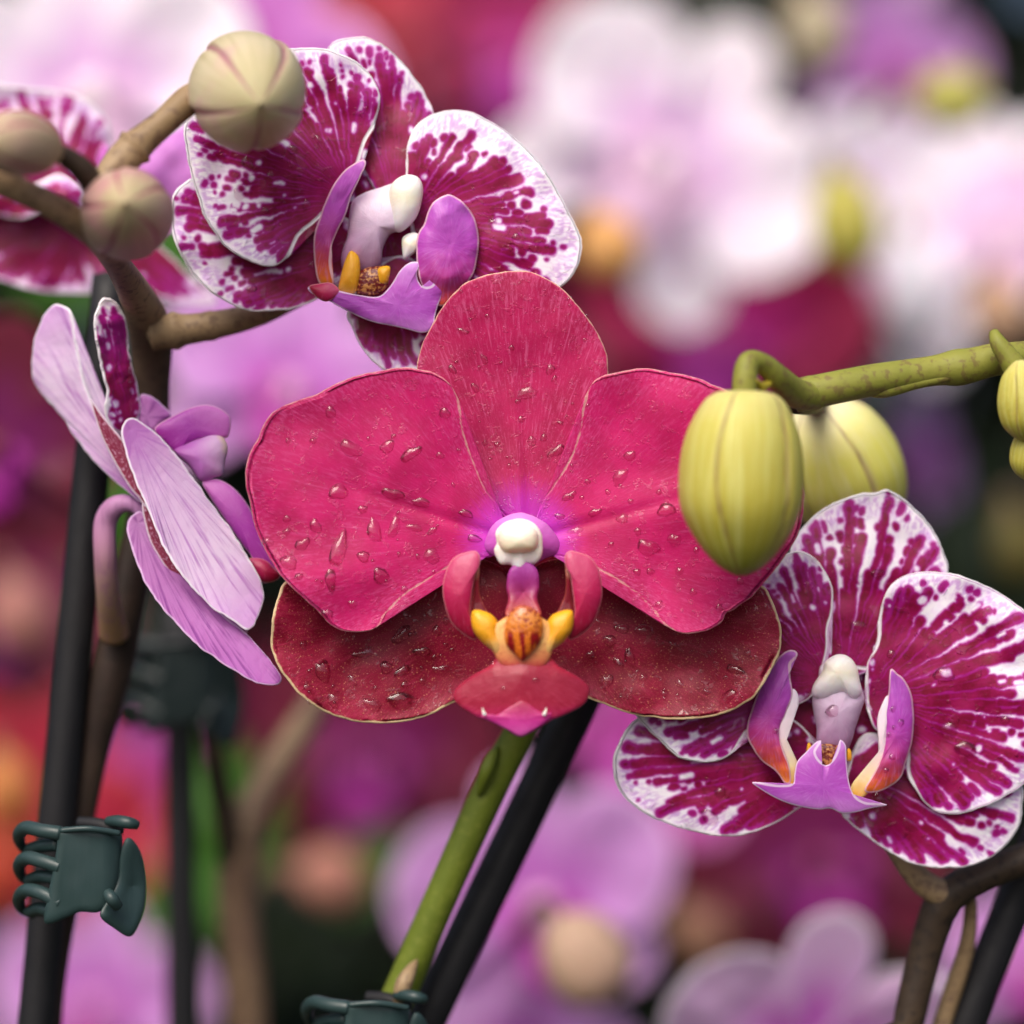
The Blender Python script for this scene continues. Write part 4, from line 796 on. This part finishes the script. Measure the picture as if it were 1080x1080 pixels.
traced = [('c_l', 349, 435, 6), ('c_l', 370, 474, 8, 1.6, .6), ('c_l', 409, 470, 6, 1.5, -.8), ('c_l', 434, 480, 6, 2.2, -.6), ('c_l', 464, 480, 4), ('c_l', 470, 436, 6), ('c_l', 355, 518, 8, 1.4), ('c_l', 393, 560, 7, 2.2, 1.4), ('c_l', 416, 556, 6, 2.0, -1.2), ('c_l', 357, 580, 9, 2.6, -1.3), ('c_l', 400, 607, 8.5, 1.1), ('c_l', 384, 588, 6, 1.2, 1.2), ('c_l', 454, 587, 8.5), ('c_l', 333, 554, 6, 1.3, 1.2), ('c_l', 348, 612, 6, 2.2, 1.4), ('c_l', 372, 636, 5), ('c_l', 282, 573, 6), ('c_l', 302, 547, 4), ('c_l', 302, 560, 4), ('c_l', 320, 573, 6, 1.5, -.4), ('c_l', 306, 594, 8, 1.2, .2), ('c_l', 345, 648, 6), ('c_l', 383, 537, 4, 1.4), ('c_l', 446, 530, 5, 2.4, .2), ('c_l', 415, 521, 6, 2.6, .3), ('c_l', 314, 608, 4), ('c_l', 427, 622, 3.5), ('c_l', 330, 466, 3.5), ('c_l', 305, 465, 3), ('c_l', 437, 556, 4, 2.5, .2), ('c_l', 455, 560, 3, 2, -.7), ('c_l', 491, 541, 4, 2.4, .4), ('c_l', 500, 568, 4, 3, .3),
          ('c_dor', 478, 390, 3, 3, .9), ('c_dor', 510, 380, 3, 4, 1.1), ('c_dor', 556, 415, 6, 2.0, -.3), ('c_dor', 549, 444, 3.5), ('c_dor', 560, 466, 5), ('c_dor', 572, 462, 4), ('c_dor', 586, 476, 5, 3, -.5), ('c_dor', 540, 366, 3), ('c_dor', 525, 470, 3), ('c_dor', 536, 490, 3), ('c_dor', 512, 468, 3), ('c_dor', 580, 392, 4, 1.6, -1), ('c_dor', 487, 350, 3, 2.2, .3), ('c_dor', 500, 408, 3, 3, 1.),
          ('c_r', 665, 481, 5, 1.4, -.4), ('c_r', 654, 504, 7, 1.4, -.8), ('c_r', 620, 508, 3), ('c_r', 702, 538, 8, 1.2), ('c_r', 655, 547, 5, 1.4, -.3), ('c_r', 671, 560, 4), ('c_r', 683, 577, 9, 1.3, .3), ('c_r', 711, 569, 7), ('c_r', 628, 540, 4, 1.8, -.4), ('c_r', 600, 522, 4, 2, -.5), ('c_r', 606, 560, 4, 2.6, -.1), ('c_r', 672, 602, 4), ('c_r', 685, 603, 4), ('c_r', 717, 604, 4.5), ('c_r', 731, 625, 4), ('c_r', 694, 637, 4), ('c_r', 760, 640, 4), ('c_r', 695, 520, 3), ('c_r', 666, 528, 3), ('c_r', 640, 520, 3), ('c_r', 590, 545, 3, 2, .2), ('c_r', 780, 612, 4), ('c_r', 645, 575, 3), ('c_r', 735, 580, 3.5),
          ('c_ls', 341, 706, 9, 1.3, 1.3), ('c_ls', 385, 687, 6, 2.4, -.1), ('c_ls', 423, 670, 7, 1.7, -.8), ('c_ls', 407, 704, 7), ('c_ls', 425, 707, 5, 2.2, -.3), ('c_ls', 445, 687, 5, 2.4), ('c_ls', 353, 739, 9), ('c_ls', 392, 743, 7, 1.6, .2), ('c_ls', 421, 739, 9, 1.7), ('c_ls', 460, 666, 5, 1.2, 1.4), ('c_ls', 466, 707, 6, 2.6, .1), ('c_ls', 470, 656, 4), ('c_ls', 324, 725, 5), ('c_ls', 426, 722, 4), ('c_ls', 372, 717, 4, 1.8, 1.3), ('c_ls', 446, 719, 4), ('c_ls', 318, 680, 4), ('c_ls', 370, 660, 0.1),
          ('c_rs', 652, 700, 5, 1.6, 1.2), ('c_rs', 643, 677, 7), ('c_rs', 680, 665, 7, 1.5), ('c_rs', 663, 693, 6, 1.8, 1.4), ('c_rs', 709, 679, 5), ('c_rs', 678, 715, 5), ('c_rs', 768, 735, 6, 2.2, -.6), ('c_rs', 775, 707, 5, 2.2, .3), ('c_rs', 622, 690, 5), ('c_rs', 640, 718, 8), ('c_rs', 655, 662, 5, 1.8), ('c_rs', 718, 720, 4, 1.8, 1), ('c_rs', 600, 660, 5), ('c_rs', 630, 655, 4), ('c_rs', 700, 733, 4), ('c_rs', 745, 728, 4), ('c_rs', 790, 690, 4),
          ('c_lip', 565, 718, 3, 1.2), ('c_lip', 531, 727, 2.6), ('c_lip', 518, 700, 4.5)]
for q in traced:
    key, x, y, r = q[:4]
    if r < 1: continue
    drop(key, x, y, r, q[4] if len(q) > 4 else 1., q[5] if len(q) > 5 else 0., label=GC[0], group=GC[1], hgt=.5, irr=.13)
gm = np.random.default_rng(77)
for key, box, n in (('c_dor', (470, 640, 300, 530), 26), ('c_l', (285, 500, 410, 640), 22), ('c_r', (600, 820, 410, 640), 18), ('c_ls', (310, 480, 660, 745), 18), ('c_rs', (620, 800, 680, 745), 16)):
    for _ in range(n):
        drop(key, gm.uniform(box[0], box[1]), gm.uniform(box[2], box[3]), gm.uniform(1.2, 2.4), gm.uniform(1, 1.6), gm.uniform(0, 3), label=GC[0], group=GC[1], hgt=.5, irr=.1)
GR = ('small round water drop on the spotted bloom beside the lime buds', 'water drops on the right spotted bloom')
for q in [('r_col', 878, 750, 7), ('r_s2', 942, 748, 3.5), ('r_s2', 943, 767, 2.5), ('r_s2', 941, 798, 4), ('r_s2', 950, 762, 4), ('r_s2', 938, 775, 3), ('r_s2', 934, 812, 3), ('r_s1', 818, 771, 3.5), ('r_l', 931, 718, 6), ('r_rs', 925, 842, 8), ('r_r', 1000, 770, 9, 1.1), ('r_r', 995, 712, 8, 1.5), ('r_r', 1060, 760, 5), ('r_r', 1018, 790, 8, 1.6, .3), ('r_ls', 748, 862, 7, 1.6, .8), ('r_d', 905, 660, 6, 1.6), ('r_d', 925, 605, 5, 1.6), ('r_ls', 760, 835, 6), ('r_r', 940, 690, 5), ('r_col', 908, 715, 4.5), ('r_rs', 960, 870, 6, 2, .7)]:
    drop(q[0], q[1], q[2], q[3], q[4] if len(q) > 4 else 1., q[5] if len(q) > 5 else 0., label=GR[0], group=GR[1], hgt=.5, irr=.08)
GT = ('tiny water drop on the upper left spotted bloom', 'water drops on the upper left spotted bloom')
for q in [('t_l', 262, 172, 5, 1.6, .6), ('t_l', 308, 158, 5, 1.2), ('t_l', 335, 147, 5), ('t_l', 252, 205, 6, 1.2, .5), ('t_l', 323, 216, 5, 1.), ('t_l', 280, 222, 4), ('t_ls', 330, 279, 5), ('t_ls', 265, 305, 4, 1.5), ('t_r', 520, 235, 5), ('t_r', 545, 250, 4), ('t_l', 285, 185, 4)]:
    drop(q[0], q[1], q[2], q[3], q[4] if len(q) > 4 else 1., q[5] if len(q) > 5 else 0., label=GT[0], group=GT[1], hgt=.4, irr=.15)

# ------------------------------------------------------------------ blurred background orchids
VAR = {
    'pink': (m_bgpet('pale_pink_bg', '#c458c0', '#dcb4e0', '#ecd8f0'), '#c040b0', '#e0b0d0'),
    'white': (m_bgpet('white_pink_bg', '#e0b0e4', '#f8eefa', '#fcf8fc', vein='#dca8e8', va=.4), '#e0b8d8', '#f0e0e8'),
    'lav': (m_bgpet('lavender_bg', '#b860bc', '#c48ccc', '#d4acd8'), '#a83098', '#d8a0c8'),
    'crimson': (m_bgpet('crimson_bg', '#b02080', '#8c1040', '#9c2850', vein='#b03868', va=.4), '#b030a0', '#b04080'),
    'red': (m_bgpet('red_bg', '#a01838', '#a8203c', '#b84c54', vein='#c04c50', va=.4), '#b84830', '#c06040'),
    'wine': (m_bgpet('wine_bg', '#6c1058', '#5c0826', '#6c1030', vein='#7c1840', va=.3), '#902080', '#702040'),
    'orchid': (m_bgpet('orchid_pink_bg', '#a83c9c', '#c474c4', '#dca4d8'), '#b02ca0', '#e0b8d8'),
    'bright': (m_bgpet('bright_pink_bg', '#cc60cc', '#f0c4f2', '#fae8fa'), '#d050c0', '#f0d0e8'),
    'magenta': (m_bgpet('magenta_bg', '#a82888', '#b04098', '#cc80bc'), '#d050c0', '#e0b8d8'),
}
PROTO = {}
def bgflower(var):
    pm, lipc, capc = VAR[var]
    r = thing('orchid_flower', '', '', (0, 0, 0))
    kk = dict(M=LOC, nv=60, nu=20, unit=.02, edgew=.6, thick=.0006)
    sheet('dorsal_sepal', [(-.3, -.2), (-.9, -1.4), (-1.3, -2.8), (-1.0, -4.0), (0, -4.5), (1.0, -4.0), (1.3, -2.8), (.9, -1.4), (.3, -.2)], (0, -.3), pm, r, db=.5, de=.3, **kk)
    for s in (-1, 1):
        sheet('lateral_sepal', [(s * .1, .2), (s * 1.6, .3), (s * 3.2, 1.0), (s * 3.8, 2.2), (s * 3.2, 3.3), (s * 1.9, 3.4), (s * .8, 2.2), (s * .1, .8)], (s * .1, .4), pm, r, db=.6, de=.5, seed=2, **kk)
    for s in (-1, 1):
        sheet('petal', [(s * .3, -.3), (s * .8, -1.6), (s * 1.5, -2.9), (s * 2.9, -3.1), (s * 4.2, -2.2), (s * 4.7, -.8), (s * 4.2, .7), (s * 3.0, 1.6), (s * 1.8, 1.1), (s * .7, .4)], (s * .2, -.1), pm, r, db=.2, de=-.3, wob=.15, wobs=60, seed=4, **kk)
    lm = bpy.data.materials.get('lip_' + var) or m_leaf('lip_' + var, lipc, lipc)
    cm = bpy.data.materials.get('cap_' + var) or m_leaf('cap_' + var, capc, capc)
    sheet('lip', [(-.3, .9), (-1.0, 1.8), (-.9, 2.3), (0, 2.9), (.9, 2.3), (1.0, 1.8), (.3, .9)], (0, 1.8), lm, r, db=-1.1, de=-1.1, puff=.2, **kk)
    for s in (-1, 1):
        sheet('side_lobe', [(s * .5, 0), (s * 1.2, .2), (s * 1.3, .9), (s * .8, 1.4), (s * .5, 1.2), (s * .7, .6)], (s * .9, .7), lm, r, db=-.8, de=-.8, puff=.2, **kk)
    sheet('column', [(-.4, -.3), (.4, -.3), (.5, .2), (.3, .8), (0, 1.0), (-.3, .8), (-.5, .2)], (0, .2), cm, r, db=-.4, de=-.3, puff=.4, **kk)
    return r
def copy_tree(o):
    c = o.copy(); COL.objects.link(c)
    for ch in list(o.children):
        d = ch.copy(); COL.objects.link(d); d.parent = c
        d.matrix_parent_inverse.identity()
    return c
USED = set()
def place(var, px, py, d, s=1., roll=0., yaw=0., pitch=0., label='', group=None):
    if var not in PROTO: PROTO[var] = bgflower(var)
    o = PROTO[var] if var not in USED else copy_tree(PROTO[var])
    USED.add(var)
    o.location = [float(c) for c in P(px, py, d)]
    o.scale = (s, s, s)
    o.rotation_euler = (R(pitch), R(roll), R(yaw))
    tag(o, label, 'orchid', group or 'blurred orchid blooms in the background')
    return o
BG = [
    ('white', 95, 95, 31, 1.0, -10, 10, 0, 'blurred white and pink bloom behind the buds, top left corner'),
    ('orchid', 235, 105, 42, 1.25, 25, -20, 0, 'blurred pinkish violet bloom behind the largest beige bud'),
    ('lav', 305, 410, 32, .85, 20, 10, -15, 'blurred lilac pink bloom between the side-view bloom and the crimson bloom'),
    ('white', 702, 168, 50, 1.28, 38, 12, 0, 'large blurred white and pink bloom at the top, right of the middle'),
    ('crimson', 760, 350, 60, 1.25, 10, 0, 5, 'blurred crimson bloom with violet centre above the lime bud stalk'),
    ('white', 960, 250, 62, 1.25, 30, 20, 0, 'blurred white bloom above the lime stalk, near the right edge'),
    ('white', 1060, 235, 55, 1.0, -20, -20, 0, 'blurred pale bloom cut by the right edge, upper right'),
    ('lav', 940, 75, 75, .95, 10, 25, 0, 'blurred lavender bloom near the top right corner'),
    ('lav', 975, 480, 66, .6, 40, 55, 0, 'dull lavender bloom in the shade behind the pale lime bud'),
    ('wine', -5, 465, 22, .7, 10, 10, 0, 'blurred dark red bloom cut by the left edge, behind the thick stake'),
    ('red', 20, 860, 62, 1.2, 30, 10, 0, 'blurred red bloom at the left edge near the lower clip'),
    ('magenta', 130, 850, 70, .9, -20, 10, 0, 'blurred magenta bloom between the two clips at the left'),
    ('lav', 100, 1060, 52, .85, 10, 0, 0, 'blurred lavender bloom below the lower left clip'),
    ('lav', 566, 950, 32, .9, -10, 14, 0, 'blurred pink bloom behind the leaning stake, bottom middle'),
    ('lav', 548, 1120, 36, .8, 30, 10, 0, 'blurred lavender bloom cut by the bottom edge in the middle'),
    ('wine', 400, 790, 68, 1.2, 5, -20, 0, 'blurred dark crimson bloom below the crimson bloom on the left'),
    ('wine', 865, 905, 58, 1.2, -15, -10, 0, 'blurred dark crimson bloom below the right spotted bloom'),
    ('bright', 855, 1110, 18, .8, 8, 10, 20, 'blurred pink bloom cut by the bottom edge at the right'),
    ('magenta', 690, 800, 50, .75, 60, 0, 0, 'blurred magenta bloom behind the lowest spotted sepal'),
    ('crimson', 560, 60, 85, 1.2, 25, 0, 0, 'blurred dusty crimson bloom at the top behind the spotted bloom'),
    ('red', 345, 5, 90, 1.2, 0, 0, 0, 'blurred red bloom cut by the top edge, left of the middle'),
    ('lav', 1085, 1010, 40, .6, 0, 0, 0, 'blurred lavender bloom in the lower right corner behind the stake'),
    ('wine', 20, 640, 80, 1.0, 20, 0, 0, 'blurred wine red bloom at the left edge, halfway down'),
    ('wine', 285, 745, 100, .9, 0, 30, 0, 'blurred deep crimson bloom behind the far clip'),
]
for b in BG: place(*b)
# bloom masses farther back, two or three pixels of detail each
far = {'wine': 'far blurred dark wine red bloom deep in the background', 'pink': 'far blurred pink bloom deep in the background', 'white': 'far blurred whitish bloom deep in the background', 'lav': 'far blurred lavender bloom deep in the background',
       'crimson': 'far blurred crimson bloom deep in the background', 'magenta': 'far blurred magenta bloom deep in the background', 'red': 'far blurred red bloom deep in the background'}
g2 = np.random.default_rng(21)
for i in range(24):
    px = g2.uniform(-350, 1430); py = g2.uniform(-250, 1150); d = g2.uniform(100, 150)
    if 820 < px < 1300 and 340 < py < 900: continue
    if 820 < px < 900 and py < 200: continue
    if 240 < px < 460 and py > 700: continue
    if py > 400 and g2.random() < .6: continue
    var = g2.choice(['crimson', 'crimson', 'lav', 'pink', 'red', 'magenta', 'white'] if py < 400 else ['wine', 'crimson', 'magenta'])
    place(str(var), px, py, d, 1.1, g2.uniform(-40, 40), g2.uniform(-50, 50), g2.uniform(-20, 20), far[str(var)], 'far ' + str(var) + ' blooms')

# loose background buds
def bgbud(label, px, py, d, r, L, ang, col, cat='bud', line='#8a6a58'):
    m = m_bud('bg_bud_%s' % col.strip('#'), [(0, col), (1, col)], line, col)
    dx, dy = math.cos(ang) * L / 2, math.sin(ang) * L / 2
    t = thing('orchid_bud', label, cat, P(px - dx, py - dy, d), 'blurred buds in the background')
    bud('bud_body', (px - dx, py - dy, d), (px + dx, py + dy, d), r, m, t, BP, n=20, seg=30)
    tube('bud_stalk', [(px - dx * .9, py - dy * .9, d, 7), (px - dx * 1.6, py - dy * 1.3, d + 1, 7), (px - dx * 2.4, py - dy * 1.2 + 30, d + 2, 7)], MAT['stem_brown'], t, n=14, seg=10)
bgbud('blurred cream bud beside the pink bloom, bottom middle', 618, 1012, 20, 48, 110, 1.0, '#c0a088')
bgbud('blurred peach bud below the left of the crimson bloom', 350, 925, 45, 32, 80, 0.2, '#b07868')
bgbud('blurred yellow green bud above the lime stalk', 892, 235, 40, 36, 110, 1.4, '#b4ac50')
bgbud('blurred yellow green bud near the upper right corner', 1005, 105, 46, 34, 80, .2, '#b4b058')
bgbud('blurred cream bud at the top edge, right of the middle', 862, 35, 50, 34, 90, 1.3, '#b0a488')
bgbud('blurred orange cream bud right of the spotted bloom', 642, 262, 36, 34, 80, 1.2, '#d8a060')
bgbud('blurred olive bud in the dark at the right edge', 1075, 575, 46, 26, 80, 1.4, '#5c5424')
bgbud('blurred brownish bud below the right spotted bloom', 738, 985, 52, 30, 70, 1., '#8c6450')
bgbud('blurred dusty rose bud above the stake at the left', 10, 365, 40, 30, 70, .2, '#9c7870')
bgbud('blurred orange bud at the left edge above the clip', 8, 830, 40, 30, 80, 1.3, '#c07840')
bgbud('blurred salmon bud at the left edge under the crimson bloom', 20, 650, 48, 38, 90, 1.3, '#a87068')
bgbud('blurred peach bud at the right edge above the lime stalk', 1055, 330, 46, 34, 80, 1.3, '#b89478')
bgbud('blurred white petal-like bud above the lime stalk', 962, 310, 44, 32, 120, 1.5, '#d8d4e0')

# leaves
def leaf(px, py, d, L, w, ang, lab, mat, tilt=.3):
    t = thing('orchid_leaf', lab, 'leaf', P(px, py, d), 'broad orchid leaves in the background')
    c, s = math.cos(ang), math.sin(ang)
    pts = [(0, -.1), (.3, -.42), (.7, -.5), (.95, -.25), (1.02, 0), (.95, .25), (.7, .5), (.3, .42), (0, .1)]
    out = [(px + c * x * L - s * y * w, py + s * x * L + c * y * w) for x, y in pts]
    sheet('blade', out, (px + c * .5 * L, py + s * .5 * L), mat, t, nv=60, nu=16, db=d, de=d, tilt=(tilt * 3, tilt), thick=.002, bulge=.6)
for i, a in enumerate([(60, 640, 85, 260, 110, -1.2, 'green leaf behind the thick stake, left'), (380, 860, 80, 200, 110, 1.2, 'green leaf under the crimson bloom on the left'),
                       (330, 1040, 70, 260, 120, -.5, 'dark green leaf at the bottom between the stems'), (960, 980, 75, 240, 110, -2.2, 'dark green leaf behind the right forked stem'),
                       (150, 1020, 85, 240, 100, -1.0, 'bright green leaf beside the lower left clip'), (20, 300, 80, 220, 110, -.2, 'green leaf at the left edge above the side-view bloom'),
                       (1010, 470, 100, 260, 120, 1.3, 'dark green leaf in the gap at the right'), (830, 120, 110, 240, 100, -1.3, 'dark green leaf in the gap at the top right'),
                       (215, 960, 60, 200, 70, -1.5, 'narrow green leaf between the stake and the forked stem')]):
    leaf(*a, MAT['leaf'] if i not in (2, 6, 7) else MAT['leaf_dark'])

# far foliage mass (nobody could count it) and the ground the plants stand on
g3 = np.random.default_rng(5)
V = []; F = []
for i in range(11000):
    c = np.array([g3.uniform(-2.6, 2.6), g3.uniform(1.75, 2.7), g3.uniform(H - .62, H + 1.3)])
    L = g3.uniform(.1, .22); w = L * g3.uniform(.3, .45)
    a = g3.normal(size=3); a /= np.linalg.norm(a); b = np.cross(a, g3.normal(size=3)); b /= np.linalg.norm(b); n = np.cross(a, b)
    k = len(V)
    V += [c - a * L * .5, c - a * L * .15 + b * w * .5, c - a * L * .15 + n * w * .18, c - a * L * .15 - b * w * .5, c + a * L * .25 + b * w * .4, c + a * L * .25 + n * w * .1, c + a * L * .25 - b * w * .4, c + a * L * .5 - n * L * .1]
    F += [[k, k + 1, k + 2], [k, k + 2, k + 3], [k + 1, k + 4, k + 5, k + 2], [k + 2, k + 5, k + 6, k + 3], [k + 4, k + 7, k + 5], [k + 5, k + 7, k + 6]]
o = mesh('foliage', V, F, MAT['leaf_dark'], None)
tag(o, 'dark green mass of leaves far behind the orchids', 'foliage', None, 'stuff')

def plane(name, x0, x1, y0, y1, z, mat):
    n = 40; xs = np.linspace(x0, x1, n); ys = np.linspace(y0, y1, n)
    X, Y = np.meshgrid(xs, ys); Z = z + .02 * vn(X * 3, Y * 3, 2)
    V = np.stack([X, Y, Z], -1).reshape(-1, 3)
    F = [[j * n + i, j * n + i + 1, (j + 1) * n + i + 1, (j + 1) * n + i] for j in range(n - 1) for i in range(n - 1)]
    o = mesh(name, V, F, mat, None); tag(o, 'dark ground below the potted orchids', 'ground', None, 'structure'); return o
g = G('dark_soil'); tc = g.n.new('ShaderNodeTexCoord').outputs['Object']
plane('ground', -30, 30, -3, 60, H - .62, g.done(g.mix(g.noise(tc, 14., 5), '#1c1a14', '#2e3420'), .8, g.bump(g.noise(tc, 60., 4), .6, .01)))

# ------------------------------------------------------------------ light and camera
w = bpy.data.worlds.new('World'); SC.world = w; w.use_nodes = True
nt = w.node_tree; bgn = nt.nodes['Background']
sky = nt.nodes.new('ShaderNodeTexSky'); sky.sky_type = 'NISHITA'; sky.sun_disc = False
SE, SR = 50., 202.     # sun high, in front of the flowers, a little to the left
sky.sun_elevation = R(SE); sky.sun_rotation = R(SR)
sky.air_density = .6; sky.dust_density = 6.0; sky.ozone_density = .4; sky.altitude = 50
nt.links.new(sky.outputs[0], bgn.inputs[0]); bgn.inputs[1].default_value = .14
sl = bpy.data.lights.new('sun', 'SUN'); sl.energy = 1.5; sl.angle = R(40); sl.color = (1, .95, .88)
so = bpy.data.objects.new('sun', sl); COL.objects.link(so)
from mathutils import Vector
sd = Vector((math.sin(R(SR)) * math.cos(R(SE)), math.cos(R(SR)) * math.cos(R(SE)), math.sin(R(SE))))
so.rotation_euler = sd.to_track_quat('Z', 'Y').to_euler(); so.location = (0, -1, 3)

cd = bpy.data.cameras.new('camera'); cam = bpy.data.objects.new('camera', cd); COL.objects.link(cam)
cam.location = (0, -D, H); cam.rotation_euler = (R(90), 0, 0)
cd.sensor_width = 36; cd.lens = 36 * D / (1080 * K)
cd.clip_start = .02; cd.clip_end = 200
cd.dof.use_dof = True; cd.dof.focus_distance = D + .006; cd.dof.aperture_fstop = 5.2
SC.camera = cam
vs = SC.view_settings; vs.view_transform = 'Standard'; vs.look = 'None'; vs.gamma = 1; vs.use_curve_mapping = False
vs.exposure = 0.28
SC.cycles.use_denoising = True
SC.cycles.max_bounces = 8
SC.cycles.caustics_refractive = True
SC.cycles.sample_clamp_indirect = 6
